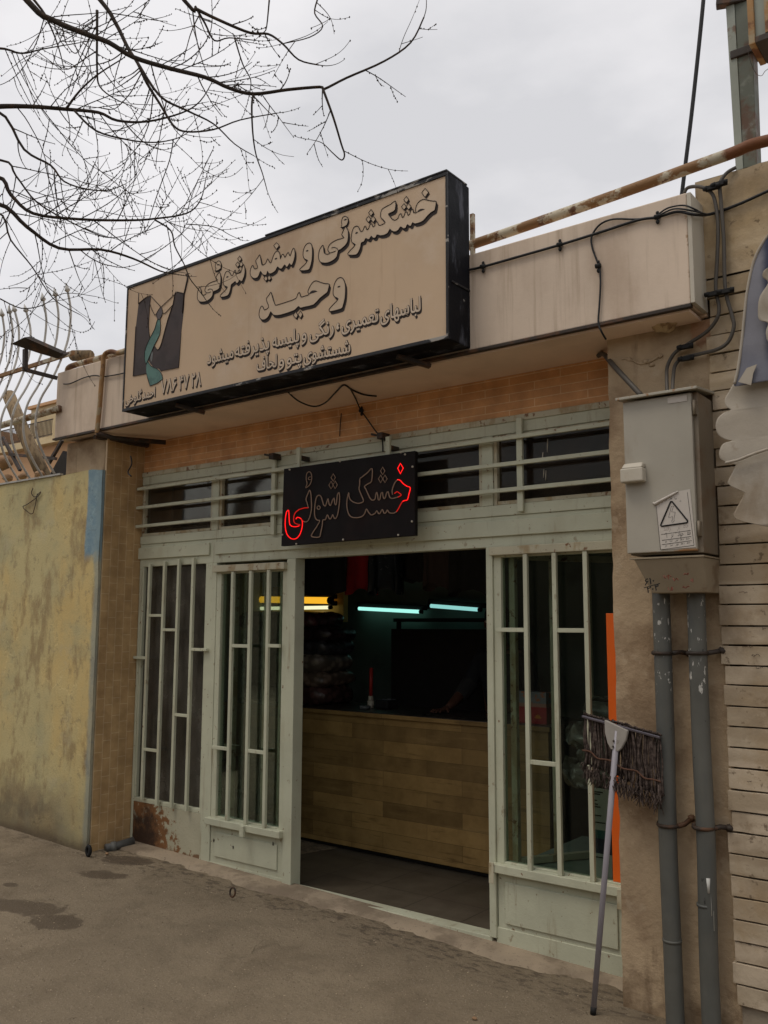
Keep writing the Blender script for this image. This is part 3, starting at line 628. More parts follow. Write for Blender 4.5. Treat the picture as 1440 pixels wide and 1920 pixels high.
q0, q1 = at(478, 1122, 1.66), at(617, 1124, 1.66); MB().box((q0.x, 1.655, q0.z-.03), (q1.x, 1.665, q0.z+.035)).build('amber_glow_panel', emit('amber_glow', (1, .42, .015), .6), la)  # glowing panel added behind the tube to widen its amber glow
# clothes on a high rail
def garment(x, y, ztop, zbot, wd, col, label, name='hanging_coat', shiny=False):
    o = thing(name, (x, y, ztop), label, 'garment', 'clothes hanging from the ceiling rail')
    b = MB(); sd = R.random()*10
    def fn(u, v):
        a = 2*pi*u; z = ztop-(ztop-zbot)*v
        k = min(1, .45+v*3)*(1+.12*v)
        x_ = x+wd/2*k*cos(a); y_ = y+.06*k*sin(a)*(1+.4*noise.noise((cos(a)*2+sd, v*2, 0)))
        return Vector((x_+.012*noise.noise((a*2, v*5, sd)), y_+.025*sin(a*5+sd)*v, z-.03*cos(a*2+sd)*v))
    b.grid(fn, 36, 12)
    b.build('cloth', flat('hanging_cloth', col, .2 if shiny else .85, 0, .2, .5, .3), o)
    MB().tube([(x, y, ztop-.01), (x, y, ztop+.06), (x+.02, y, ztop+.09), (x+.015, y, ztop+.115)], .003, 5).build('hanger_hook', M['steel'], o)
gdefs = [(570, 640, 1110, 1.15, (.012, .012, .016), 'long black coat hanging at the left of the doorway top'), (655, 700, 1108, 1.3, (.4, .015, .02), 'dark red coat hanging in the doorway top'),
    (698, 748, 1108, 1.22, (.014, .02, .026), 'black coat in shiny clear plastic beside the red coat', True), (760, 800, 1085, 1.4, (.02, .017, .016), 'short dark jacket hanging right of the shiny coat'),
    (800, 850, 1100, 1.3, (.06, .04, .035), 'brownish garment hanging near the middle of the right half'), (850, 915, 1110, 1.25, (.018, .018, .018), 'black garment hanging at the right end of the rail')]
for d in gdefs:
    xl, xr, yb, Y, col, lab = d[:6]; a, c = at(xl, yb, Y), at(xr, yb, Y)
    garment((a.x+c.x)/2, Y, 2.62, c.z, abs(c.x-a.x)*1.05, col, lab, shiny=len(d) > 6)
tag(MB().tube([(-5.8, 1.25, 2.735), (-1.6, 1.25, 2.735)], .014, 8).build('clothes_rail', M['steel']), 'steel rail under the ceiling carrying the hanging clothes', 'rail')
# back-wall rack
rk = thing('clothes_rack', (-4.4, 2.0, .03), 'dark metal rack standing against the back wall', 'rack')
a, c = at(748, 1166, 2.05), at(775, 1165, 2.05)
for ux in (a.x, -3.6): MB().beam((ux, 2.05, .04), (ux, 2.05, a.z), .03, .03).build('upright', M['dark'], rk)
MB().beam((a.x-.05, 2.05, a.z+.015), (-3.5, 2.05, a.z+.015), .03, .03).build('rail', M['dark'], rk)
MB().box((a.x+.03, 1.9, .9), (-3.62, 2.0, a.z-.06)).build('garments', flat('rack_clothes', (.02, .016, .016), .9), rk)
# things on the counter
p = at(695, 1330, 1.2); p.z = CZ
o = thing('marker_pen', p, 'red marker pen standing upright in a white holder on the counter', 'pen')
MB().tube([p+Vector((0, 0, .09)), p+Vector((.004, 0, .3))], .014, 8).build('barrel', flat('red_plastic', (.3, .02, .015), .4), o)
MB().tube([p, p+Vector((0, 0, .05))], .026, 10).tube([p+Vector((0, 0, .05)), p+Vector((0, 0, .09))], [.022, .017], 10).build('holder', M['white'], o)
p = at(722, 1322, 1.25); p.z = CZ
o = thing('card_terminal', p, 'small black card terminal on the counter by the red pen', 'terminal')
MB().box(p-Vector((.06, .05, 0)), p+Vector((.06, .09, .06))).build('body', M['rubber'], o, .01)
MB().box(p+Vector((-.045, .02, .061)), p+Vector((.045, .075, .064))).build('screen', flat('grey_screen', (.18, .19, .2), .3), o)
p = at(684, 1333, 1.1); p.z = CZ
tag(MB().tube([p, p+Vector((0, 0, .025))], [.04, .045], 12).build('glass_dish', flat('dish', (.1, .11, .11), .1)), 'little glass dish at the edge of the counter near the pen', 'dish')
# red carton seen through the right door
a, c = at(963, 1357, 1.0), at(1025, 1357, 1.0)
o = thing('carton', (a.x, 1.0, CZ), 'red and white carton standing on the counter end behind the right door', 'carton')
MB().box((a.x, 1.0, CZ), (c.x, 1.1, CZ+.105)).build('red_base', flat('carton_red', (.28, .018, .022), .4), o)
MB().box((a.x+.003, 1.003, CZ+.1055), (c.x-.003, 1.098, CZ+.128)).build('pale_band', flat('carton_pale', (.3, .16, .12), .5), o)
MB().box((a.x+.003, 1.003, CZ+.1285), (c.x-.003, 1.098, CZ+.2)).build('grey_top', layered('carton_grey', (.15, .16, .17), [dict(col=(.35, .1, .03), scale=12, lo=.55, hi=.62)], .2, 9), o)
MB().prism([Vector((c.x-.06, .998, CZ+.035))+Vector((x, 0, z))*.01 for x, z in ((-2, 0), (-2.4, 1), (-1.6, .9), (-1.2, 2.2), (-.4, 1.6), (0, 3), (.5, 1.7), (1.4, 2.2), (1.6, .9), (2.5, 1), (2, 0))], (0, -.002, 0)).build('gold_emblem', flat('gold', (.5, .2, .03), .4), o)
# orange board, poster and bundles in the right window
a = at(1136, 1150, .03); c = at(1186, 1150, .03)
tag(MB().box((at(1136, 1150, 0).x, -.001, rz_b+.0305), (XR-.0135, .0105, at(1136, 1150, 0).z)).build('orange_board', M['orange'], None, .002), 'tall plain orange board standing inside the right edge of the window', 'board')
pz = [at(1118, 1478, .05), at(1118, 1650, .05)]
po = thing('poster', (pz[1].x, .05, pz[1].z), 'narrow printed poster standing behind the right door beside the orange board', 'poster')
x0, x1 = at(1112, 1560, .05).x-.02, at(1147, 1560, .05).x
def pstrip(ya, yb, m, nm): MB().box((x0, .046, at(1125, yb, .05).z), (x1, .05, at(1125, ya, .05).z-.0005)).build(nm, m, po)
pstrip(1478, 1556, flat('poster_pale', (.36, .35, .3)), 'pale_field'); pstrip(1556, 1572, flat('poster_teal', (.03, .09, .085)), 'teal_band'); pstrip(1572, 1600, flat('poster_navy', (.025, .025, .05)), 'navy_band'); pstrip(1600, 1660, flat('poster_white', (.42, .42, .4)), 'white_field')
for i, (y, n) in enumerate(((1484, .7), (1488, .5), (1500, .3), (1507, .35), (1512, .5), (1528, .55), (1541, .8), (1606, .6))):
    z = at(1125, y, .05).z; MB().box((x0+.025, .0445, z-.006), (x0+.025+(x1-x0-.04)*n, .0455, z)).build('print_line', M['ink'], po)
for i, (px, py, rx, rz) in enumerate(((1140, 1345, .16, .07), (1122, 1385, .17, .06), (1128, 1418, .16, .05), (1110, 1450, .2, .055))):
    p = at(px, py, .3); q = quilt(3+i, (p.x+.06, .32, p.z), rx, .15, rz*2.4, ['crumpled plastic-wrapped bundle on top of the window pile', 'thin wrapped bundle second from the top of the window pile', 'thin wrapped bundle third from the top of the window pile', 'wide clear-bagged bundle lowest of the window pile'][i], 'wrapped_bundle', 'bundles in the right window', .32, 26)
    q.data.materials[0] = layered('clear_wrapped_cloth', (.17, .155, .13), [dict(col=(.05, .045, .04), scale=8, lo=.45, hi=.6, amt=.8), dict(col=(.4, .4, .38), scale=13, lo=.62, hi=.66, amt=.8)], .2, 8, .2, 0, .6, 20, .5)
st = MB()
st.box((-1.95, .2, .42), (-1.6, .5, at(1110, 1470, .3).z))
tag(st.build('storage_box', M['dark'], None, .01), 'dark storage box in the window carrying the wrapped bundles', 'box')

# ================================================================== PERSON behind the counter
pm = flat('person_dark_cloth', (.013, .014, .018), .9); skin = flat('skin', (.09, .04, .025), .6)
ph = at(843, 1312, 1.3)                                            # the hand on the worktop
per = thing('person', (ph.x+.25, 1.75, .03), 'person in dark clothes with a grey sleeve, standing behind the counter', 'person')
def skinned(name, pts, edges, rad, m, parent):
    base = parent.location; me = bpy.data.meshes.new(name); me.from_pydata([Vector(p)-base for p in pts], edges, [])
    o = bpy.data.objects.new(name, me); COL.objects.link(o); o.parent = parent; me.materials.append(m)
    o.modifiers.new('k', 'SKIN'); o.modifiers.new('s', 'SUBSURF').levels = 2; o.modifiers['s'].render_levels = 2
    for i, r in enumerate(rad):
        me.skin_vertices[0].data[i].radius = (r, r) if not isinstance(r, tuple) else r
    me.skin_vertices[0].data[0].use_root = True
    return o
X = ph.x+.25; Y = 1.72
bp = [(X, Y, .95), (X, Y-.02, 1.15), (X-.01, Y-.06, 1.36), (X-.01, Y-.07, 1.47), (X-.02, Y-.1, 1.55), (X-.03, Y-.12, 1.64), (X-.03, Y-.12, 1.73),
      (X-.18, Y-.07, 1.42), (X-.25, Y-.16, 1.2), (X-.25, Y-.38, 1.09), (X-.25, Y-.45, 1.062),
      (X+.17, Y-.05, 1.42), (X+.26, Y-.1, 1.16), (X+.2, Y-.32, 1.08), (X+.18, Y-.4, 1.062),
      (X-.1, Y, .86), (X-.11, Y+.02, .5), (X-.11, Y+.04, .1), (X-.11, Y-.08, .06), (X+.1, Y, .86), (X+.11, Y+.02, .5), (X+.11, Y+.04, .1), (X+.11, Y-.08, .06)]
be = [(0,1),(1,2),(2,3),(3,4),(4,5),(5,6),(2,7),(7,8),(8,9),(9,10),(2,11),(11,12),(12,13),(13,14),(0,15),(15,16),(16,17),(17,18),(0,19),(19,20),(20,21),(21,22)]
br = [(.16,.11),(.16,.11),(.17,.11),(.07,.07),(.055,.055),(.085,.095),(.08,.085),.065,.05,.038,.025,.065,.05,.038,.025,.09,.06,.045,.035,.09,.06,.045,.035]
skinned('body', bp, be, br, skin, per)
# clothing shells a little larger than the body
skinned('jacket', [bp[0], bp[1], bp[2], (X-.01, Y-.065, 1.44), bp[7], bp[8], (X-.25, Y-.3, 1.12), bp[11], bp[12], (X+.23, Y-.25, 1.1)], [(0,1),(1,2),(2,3),(2,4),(4,5),(5,6),(2,7),(7,8),(8,9)],
        [(.19,.14),(.19,.14),(.2,.14),(.085,.08),.085,.065,.052,.085,.065,.052], pm, per)
skinned('sleeve', [(X-.215, Y-.1, 1.31), bp[8], (X-.25, Y-.31, 1.115)], [(0,1),(1,2)], [.07,.072,.056], flat('grey_sleeve', (.03, .03, .03), .9), per)
skinned('trousers', [(X, Y, .93), bp[15], bp[16], (X-.11, Y+.04, .12), bp[19], bp[20], (X+.11, Y+.04, .12)], [(0,1),(1,2),(2,3),(0,4),(4,5),(5,6)], [(.17,.12),.105,.078,.065,.105,.078,.065], pm, per)
hr_ = MB(); hr_.ball((X-.03, Y-.1, 1.73), (.094, .105, .1), 14, 9); hr_.build('hair', flat('dark_hair', (.02, .017, .015), .8), per)
for s_ in (-1, 1): MB().ball((X-.03+s_*.033, Y-.205, 1.685), (.013, .008, .008), 8, 5).build('eye', M['white'], per); MB().ball((X-.03+s_*.088, Y-.12, 1.67), (.012, .022, .032), 8, 5).build('ear', skin, per)
MB().ball((X-.03, Y-.215, 1.655), (.013, .018, .02), 8, 6).build('nose', skin, per); MB().ball((X-.03, Y-.2, 1.615), (.024, .008, .007), 8, 5).build('mouth', flat('lips', (.12, .04, .03)), per)
for s_, w_ in ((-1, Vector(bp[10])), (1, Vector(bp[14]))):           # hands flat on the worktop
    hp = [w_, w_+Vector((0, -.05, -.008)), w_+Vector((0, -.085, -.01))]; he = [(0,1),(1,2)]; hr2 = [.025, (.036,.014), (.036,.012)]
    for k, (dx, L) in enumerate(((-.03, .06), (-.01, .075), (.01, .07), (.029, .055))):
        n0 = len(hp); hp += [w_+Vector((dx, -.1, -.01)), w_+Vector((dx*1.2, -.1-L*.5, -.006)), w_+Vector((dx*1.3, -.1-L, -.02))]; he += [(2,n0),(n0,n0+1),(n0+1,n0+2)]; hr2 += [.0095,.009,.0075]
    n0 = len(hp); hp += [w_+Vector((-s_*.04, -.045, -.012)), w_+Vector((-s_*.06, -.085, -.018))]; he += [(1,n0),(n0,n0+1)]; hr2 += [.011,.009]
    skinned('hand', hp, he, hr2, skin, per)
print('interior ok')
# ================================================================== SHOP SIGN
SY = -.665
sg = thing('shop_sign', (-3.66, SY+.1, 3.06), 'long black box sign with beige face, outlined writing and a painted suit above the shop', 'sign')
sx0, sx1, sz0, sz1 = -4.957, -2.353, 3.068, 3.943
box = MB().box((sx0, SY+.012, sz0), (sx1, -.4515, sz1)).build('box', M['black'], sg, .006)
MB().box((sx0+.012, SY+.006, sz0+.02), (sx1-.012, SY+.0115, sz1-.02)).build('face', M['signface'], sg)
em = MB()
for a, c in (((sx0, SY, sz1-.019), (sx1, SY+.0118, sz1+.001)), ((sx0, SY, sz0-.001), (sx1, SY+.0118, sz0+.0185)), ((sx0, SY, sz0+.019), (sx0+.0115, SY+.0118, sz1-.0195)), ((sx1-.0115, SY, sz0+.019), (sx1+.001, SY+.0118, sz1-.0195))):
    MB().box(a, c).build('edge_trim', M['edge'], box, .002)
lip = MB(); lip.box((at(497, 440, SY).x, SY-.003, sz1+.0015), (sx1+.0, -.47, sz1+.012)).build('top_lip', M['edge'], sg, .003)
MB().box((sx1+.0015, SY+.03, sz0+.3), (sx1+.006, -.46, sz0+.31)).build('side_seam', M['edge'], box)
for px, py in ((330, 775), (745, 692)):
    p = at(px, py, -.6); MB().beam((p.x, SY+.06, sz0-.012), (p.x+.11, -.455, sz0-.05), .035, .022).build('bracket', M['steel'], sg, .002)

FZ = SY+.006                                       # plane of the sign face
def zp(z, pts): return [(z[0]+x/z[2], z[1]+y/z[2]) for x, y in pts]
ZA, ZB, ZC, ZD = (590, 340, 6), (360, 430, 6), (475, 500, 7.2), (235, 500, 8)
def onface(pts, d): return [at(x, y, FZ-.0001) + Vector((0, -d, 0)) for x, y in pts]
def glyph(z, pts, parent, fill=True, curve=2, sh=(.011, -.019), wd=.0052, name='letter'):
    """outlined letter: drop shadow, paler fill, dark outline"""
    P = spline(onface(zp(z, pts), .0), curve, True)
    off = Vector((sh[0], -.0006, sh[1])); k = .5
    for q in (.5, 1.0): MB().prism([p+off*q+Vector((0, -.0002*q, 0)) for p in P], (0, -.0004, 0)).build('drop_shadow', M['ink'], parent)
    if fill: MB().prism([p+Vector((0, -.0018, 0)) for p in P], (0, -.0006, 0)).build(name, M['letter'], parent)
    MB().tube([p+Vector((0, -.0026, 0)) for p in P], wd/2, 6, True).build('outline', M['ink'], parent)
def stroke(z, pts, parent, wd=.0048, curve=3):
    MB().tube([p+Vector((0, -.0027, 0)) for p in spline(onface(zp(z, pts), 0), curve)], wd/2, 6).build('outline', M['ink'], parent)
def blot(z, cx, cy, rx, ry, parent):
    pts = [(cx+rx*cos(a*pi/5), cy+ry*sin(a*pi/5)-rx*.3*cos(a*pi/5)) for a in range(10)]
    MB().prism([p+Vector((0, -.0026, 0)) for p in onface(zp(z, pts), 0)], (0, -.0006, 0)).build('counter_mark', M['ink'], parent)
def word(nm): 
    o = bpy.data.objects.new(nm, None); COL.objects.link(o); o.parent = sg; return o
def dia(c, rx=28, ry=36): return [(c[0], c[1]-ry), (c[0]+rx, c[1]), (c[0], c[1]+ry), (c[0]-rx, c[1])]
w1 = word('main_lettering')
D1 = dict(sh=(.007, -.011), wd=.0048, curve=1)
glyph(ZA, [(345,515),(325,560),(308,605),(335,635),(270,655),(205,685),(165,725),(152,775),(172,808),(150,822),(112,808),(106,765),(98,720),(82,735),(58,775),(47,840),(57,895),(90,918),(150,918),(215,888),(255,845),(268,785),(300,765),(345,725),(372,685),(382,620),(380,565),(367,530)], w1)
stroke(ZA, [(268,785),(262,765),(240,748),(205,745),(195,755)], w1); stroke(ZA, [(172,808),(205,800),(240,785)], w1)
glyph(ZA, [(345,392),(320,405),(305,450),(310,490),(298,522),(335,513),(365,493),(382,450),(375,408)], w1, **D1); blot(ZA, 348, 433, 18, 8, w1)
glyph(ZA, [(475,505),(445,520),(425,570),(415,640),(425,690),(462,712),(430,752),(385,800),(382,830),(470,828),(500,790),(520,740),(528,693),(560,680),(578,642),(600,655),(622,650),(640,618),(660,640),(690,635),(705,603),(740,613),(790,605),(830,580),(850,538),(870,560),(910,570),(945,550),(970,513),(1000,533),(1030,525),(1045,488),(1070,505),(1090,500),(1105,466),(1130,480),(1190,465),(1230,440),(1270,395),(1310,355),(1352,330),(1362,295),(1370,230),(1340,225),(1290,218),(1240,205),(1200,215),(1165,245),(1145,290),(1138,335),(1150,356),(1115,352),(1108,315),(1085,330),(1075,365),(1055,385),(1040,345),(1020,355),(1010,390),(990,410),(975,365),(955,380),(940,420),(900,440),(870,420),(850,395),(833,370),(870,350),(910,320),(912,222),(860,260),(800,290),(755,325),(745,400),(770,430),(797,465),(760,490),(725,495),(705,455),(685,470),(680,500),(660,515),(645,480),(625,490),(610,535),(590,545),(575,505),(560,520),(545,560),(520,565),(505,530),(490,510)], w1, curve=2)
MB().prism([p+Vector((0, -.0027, 0)) for p in onface(zp(ZA, [(1150,356),(1168,328),(1190,314),(1218,310),(1245,316),(1200,336)]), 0)], (0, -.0005, 0)).build('counter_mark', M['ink'], w1)
blot(ZA, 475, 582, 15, 10, w1)
for c in ((637, 355), (609, 428), (662, 428), (1034, 208), (1008, 288), (1060, 286)): glyph(ZA, dia(c), w1, **D1)
glyph(ZA, [(1245,80),(1285,125),(1245,180),(1208,130)], w1, **D1)
glyph(ZB, [(1325,155),(1290,170),(1262,220),(1252,290),(1270,335),(1305,350),(1270,400),(1225,440),(1220,465),(1310,460),(1335,420),(1352,350),(1358,270),(1355,200),(1342,165)], w1); blot(ZB, 1300, 243, 14, 9, w1)
glyph(ZB, [(765,288),(745,320),(720,355),(735,400),(742,435),(705,445),(690,408),(675,420),(658,470),(665,525),(700,552),(740,545),(760,510),(775,473),(800,510),(840,515),(852,473),(870,500),(905,495),(945,465),(965,423),(985,440),(1015,445),(1045,400),(1065,425),(1085,415),(1100,385),(1120,408),(1140,380),(1160,310),(1160,240),(1145,213),(1125,250),(1110,300),(1095,280),(1085,260),(1065,290),(1050,318),(1030,282),(1015,292),(998,335),(992,278),(970,245),(940,260),(915,310),(900,360),(890,380),(870,360),(855,333),(835,380),(810,400),(790,400),(780,350)], w1); blot(ZB, 948, 332, 15, 10, w1)
glyph(ZB, [(955,150),(985,185),(955,225),(922,185)], w1, **D1)
for c in ((835, 555), (872, 548)): glyph(ZB, dia(c, 24, 30), w1, **D1)
glyph(ZB, [(405,470),(380,490),(362,545),(355,600),(365,635),(402,650),(375,690),(325,740),(330,765),(400,750),(425,715),(440,660),(445,625),(470,605),(490,588),(505,610),(525,600),(540,573),(560,590),(580,560),(597,500),(598,440),(585,400),(570,430),(560,470),(548,490),(540,455),(525,470),(515,500),(500,495),(490,460),(475,480),(465,515),(445,520),(430,490)], w1); blot(ZB, 402, 537, 13, 9, w1)
for c in ((540, 333), (517, 398), (556, 394)): glyph(ZB, dia(c, 23, 31), w1, **D1)
glyph(ZB, [(310,485),(290,510),(272,550),(293,570),(260,585),(205,605),(165,640),(148,690),(165,715),(150,738),(120,738),(107,705),(97,655),(80,665),(65,720),(65,780),(90,815),(150,815),(200,790),(235,745),(240,705),(275,690),(310,665),(325,610),(328,540),(320,500)], w1)
stroke(ZB, [(240,705),(232,680),(205,672),(182,686)], w1); stroke(ZB, [(165,715),(190,715),(215,705)], w1)
glyph(ZB, [(300,355),(275,375),(265,420),(275,440),(262,470),(300,463),(328,440),(332,385),(318,360)], w1, **D1); blot(ZB, 300, 400, 14, 7, w1)
w2 = word('name_lettering')
glyph(ZC, [(1185,148),(1140,165),(1105,220),(1085,300),(1082,370),(1105,410),(1152,435),(1105,490),(1035,565),(1030,600),(1060,605),(1190,570),(1215,530),(1240,430),(1248,330),(1245,240),(1220,170)], w2); blot(ZC, 1160, 272, 20, 11, w2)
glyph(ZC, [(240,348),(215,385),(180,435),(195,490),(212,550),(155,585),(135,545),(115,533),(95,570),(82,630),(90,690),(130,720),(180,705),(215,665),(240,608),(270,650),(330,660),(420,640),(560,590),(612,538),(640,560),(700,545),(820,515),(900,430),(990,360),(1010,330),(1030,238),(980,232),(920,215),(850,192),(805,215),(765,275),(740,345),(758,378),(700,398),(655,412),(640,390),(625,348),(600,380),(580,430),(480,470),(320,520),(295,505),(270,440),(252,370)], w2)
MB().prism([p+Vector((0, -.0027, 0)) for p in onface(zp(ZC, [(755,374),(775,340),(800,323),(840,322),(872,336),(820,356)]), 0)], (0, -.0005, 0)).build('counter_mark', M['ink'], w2)
for q in ([(575,612),(606,655),(583,702),(542,658)], [(640,598),(669,645),(640,697),(609,650)]): glyph(ZC, q, w2, **D1)

# ---- small lettering with Blender's own font, shaped to Arabic presentation forms by hand
AR = {'ا': ('\uFE8D','\uFE8E',None,None), 'ب': ('\uFE8F','\uFE90','\uFE91','\uFE92'), 'پ': ('\uFB56','\uFB57','\uFB58','\uFB59'), 'ت': ('\uFE95','\uFE96','\uFE97','\uFE98'), 'ث': ('\uFE99','\uFE9A','\uFE9B','\uFE9C'),
 'ح': ('\uFEA1','\uFEA2','\uFEA3','\uFEA4'), 'خ': ('\uFEA5','\uFEA6','\uFEA7','\uFEA8'), 'د': ('\uFEA9','\uFEAA',None,None), 'ذ': ('\uFEAB','\uFEAC',None,None), 'ر': ('\uFEAD','\uFEAE',None,None), 'ز': ('\uFEAF','\uFEB0',None,None),
 'س': ('\uFEB1','\uFEB2','\uFEB3','\uFEB4'), 'ش': ('\uFEB5','\uFEB6','\uFEB7','\uFEB8'), 'ط': ('\uFEC1','\uFEC2','\uFEC3','\uFEC4'), 'ع': ('\uFEC9','\uFECA','\uFECB','\uFECC'), 'ف': ('\uFED1','\uFED2','\uFED3','\uFED4'), 'ق': ('\uFED5','\uFED6','\uFED7','\uFED8'),
 'ک': ('\uFB8E','\uFB8F','\uFB90','\uFB91'), 'گ': ('\uFB92','\uFB93','\uFB94','\uFB95'), 'ل': ('\uFEDD','\uFEDE','\uFEDF','\uFEE0'), 'م': ('\uFEE1','\uFEE2','\uFEE3','\uFEE4'), 'ن': ('\uFEE5','\uFEE6','\uFEE7','\uFEE8'),
 'ه': ('\uFEE9','\uFEEA','\uFEEB','\uFEEC'), 'و': ('\uFEED','\uFEEE',None,None), 'ی': ('\uFBFC','\uFBFD','\uFBFE','\uFBFF')}
def shape(t):
    out = []
    for i, c in enumerate(t):
        if c not in AR: out.append(c); continue
        f = AR[c]; prev = i > 0 and t[i-1] in AR and AR[t[i-1]][2] is not None
        nxt = i+1 < len(t) and t[i+1] in AR and f[2] is not None
        out.append(f[3] if prev and nxt else f[1] if prev else f[2] if nxt else f[0])
    return ''.join(reversed(out)) if any(c in AR for c in t) else t
def textmesh(s):
    """contours of the shaped text: fill triangles per outer contour (with its holes) and all outlines"""
    from mathutils.geometry import interpolate_bezier
    c = bpy.data.curves.new('lettering_curve', 'FONT'); c.body = s
    o = bpy.data.objects.new('lettering_curve', c); COL.objects.link(o)
    dg = bpy.context.evaluated_depsgraph_get(); cv = o.evaluated_get(dg).to_curve(dg)
    polys = []
    for sp in cv.splines:
        bp = sp.bezier_points; P = []; n = len(bp)
        for i in range(n):
            p, q = bp[i], bp[(i+1) % n]
            seg = interpolate_bezier(p.co, p.handle_right, q.handle_left, q.co, 5)
            straight = (p.handle_right-p.co).cross(q.co-p.co).length < 1e-5 and (q.handle_left-q.co).cross(q.co-p.co).length < 1e-5
            P += [p.co.copy()] if straight else [v.copy() for v in seg[:-1]]
        Q = [P[0]]
        for v in P[1:]:
            if (v-Q[-1]).length > 2e-3: Q.append(v)
        if len(Q) > 2: polys.append(Q)
    o.evaluated_get(dg).to_curve_clear(); bpy.data.objects.remove(o); bpy.data.curves.remove(c)
    area = lambda P: sum(P[i-1].x*P[i].y-P[i].x*P[i-1].y for i in range(len(P)))/2
    if not polys: return [], [], []
    sg_ = math.copysign(1, area(max(polys, key=lambda P: abs(area(P)))))
    def inside(p, P):
        r = False
        for i in range(len(P)):
            a_, b_ = P[i-1], P[i]
            if (a_.y > p.y) != (b_.y > p.y) and p.x < (b_.x-a_.x)*(p.y-a_.y)/(b_.y-a_.y)+a_.x: r = not r
        return r
    outer = [P for P in polys if area(P)*sg_ > 0]; holes = [P for P in polys if area(P)*sg_ <= 0]
    vs = []; fs = []; loops = []
    for k, P in enumerate(outer):
        H = [h for h in holes if inside(h[0], P)]
        tri = tessellate_polygon([[Vector((v.x, v.y, 0)) for v in P]]+[[Vector((v.x, v.y, 0)) for v in h] for h in H])
        n0 = len(vs); off = n0
        for L in [P]+H:
            loops.append(list(range(off, off+len(L)))); off += len(L)
            vs += [Vector((v.x, v.y, (k % 9)*.00006)) for v in L]
        fs += [tuple(i+n0 for i in t) for t in tri]
    return vs, fs, loops
def print_word(s, pl, pr, hgt, parent, fn, layers, name='word'):
    """pl, pr: world points at the left and right end of the baseline; hgt: metres per font unit upward"""
    s = shape(s); vs, fs, loops = textmesh(s)
    if not vs: return
    xa = min(v.x for v in vs); xb = max(v.x for v in vs); kx = (pr-pl).length/(xb-xa); ex = (pr-pl).normalized(); ez = Vector((0, 0, 1)); out = Vector((0, -1, 0))
    for nm, rim, dx, dz, lift, m in layers:
        T = [pl+ex*((v.x-xa)*kx+dx)+ez*(v.y*hgt+dz)+out*(lift+v.z) for v in vs]
        if nm == 'outline': b = MB()
        else: b = MB().add(T, fs)
        if rim:
            y0 = pl.y-lift+.0002; t_ = MB()
            for lp in loops: t_.tube([T[i]-out*vs[i].z for i in lp], rim, 5, True)
            b.add([Vector((p.x, y0+(p.y-y0)*.28, p.z)) for p in t_.v], t_.f)
        b.build(nm, m, parent)
w3 = word('services_lettering')
LAY = (('drop_shadow', .0036, .0045, -.011, .0009, M['ink']), ('outline', .0048, 0, 0, .0018, M['ink']), ('word', .0012, 0, 0, .0034, M['letter_pale']))
def line3(x): return 683+(x-388)/(790-388)*(583-683)
for s, a, c in (('لباسهای', 714, 789), ('تعمیری', 641, 710), ('رنگی', 581, 626), ('و', 566, 575), ('پلیسه', 511, 561), ('پذیرفته', 441, 505), ('میشود', 389, 438)):
    print_word(s, at(a, line3(a), FZ), at(c, line3(c), FZ), .112, w3, None, LAY)
print_word('،', at(631, line3(633)-4, FZ), at(636, line3(637)-4, FZ), .15, w3, None, LAY)
def line4(x): return 698+(x-482)/(657-482)*(664-698)
for s, a, c in (('شستشوی', 570, 657), ('پتو', 538, 566), ('و', 523, 533), ('لحاف', 482, 519)):
    print_word(s, at(a, line4(a)-3, FZ), at(c, line4(c)-3, FZ), .108, w3, None, LAY)
w4 = word('phone_lettering')
LAY2 = (('drop_shadow', .0034, .005, -.012, .0009, M['ink']), ('outline', .0042, 0, 0, .0018, M['ink']), ('word', .0012, 0, 0, .0034, M['letter_pale']))
def line5(x): return 738+(x-302)/(378-302)*(722-738)
for s, a, c in (('۷۸۶', 302, 331), ('۴۷', 336, 354), ('۲۸', 359, 377)): print_word(s, at(a, line5(a), FZ), at(c, line5(c), FZ), .125, w4, None, LAY2)
def line6(x): return 757+(x-235)/(292-235)*(742-757)
for s, a, c in (('احمد', 268, 291), ('گلوخی', 235, 266)): print_word(s, at(a, line6(a), FZ), at(c, line6(c), FZ), .085, w4, None, LAY2)
# ---- painted suit and tie
pc = word('painted_suit')
def patch(pts, lift, m, nm, cv=1):
    P = onface(zp(ZD, pts), 0); P = spline(P, cv, True) if cv > 1 else P
    MB().prism([p+Vector((0, -lift, 0)) for p in P], (0, -.0004, 0)).build(nm, m, pc)
patch([(200,560),(290,480),(380,435),(370,560),(362,700),(352,900),(370,1060),(300,1230),(290,1360),(318,1470),(318,1605),(120,1645),(160,900)], .0006, M['jacket'], 'jacket_half')
patch([(750,400),(785,380),(890,405),(885,600),(840,1000),(805,1515),(535,1565),(500,1530),(430,1515),(380,1460),(345,1400),(400,1250),(440,1185),(485,1250),(530,1195),(570,1060),(640,800),(720,560)], .0006, M['jacket'], 'jacket_half')
patch([(340,1420),(390,1490),(440,1515),(515,1560),(540,1620),(565,1690),(395,1785),(365,1760),(335,1680),(320,1600),(318,1480)], .0012, M['tie'], 'tie_tail', 2)
patch([(490,790),(470,850),(440,950),(370,1080),(310,1220),(290,1330),(300,1430),(318,1465),(350,1390),(400,1270),(440,1180),(520,1020),(532,900),(527,790)], .0018, M['tie'], 'tie_blade', 2)
patch([(540,600),(565,690),(525,785),(490,785),(470,705)], .0024, M['knot'], 'tie_knot', 2)
patch([(400,1275),(418,1300),(405,1400),(390,1425),(378,1370)], .0018, flat('tie_back', (.14, .15, .15)), 'tie_back', 2)
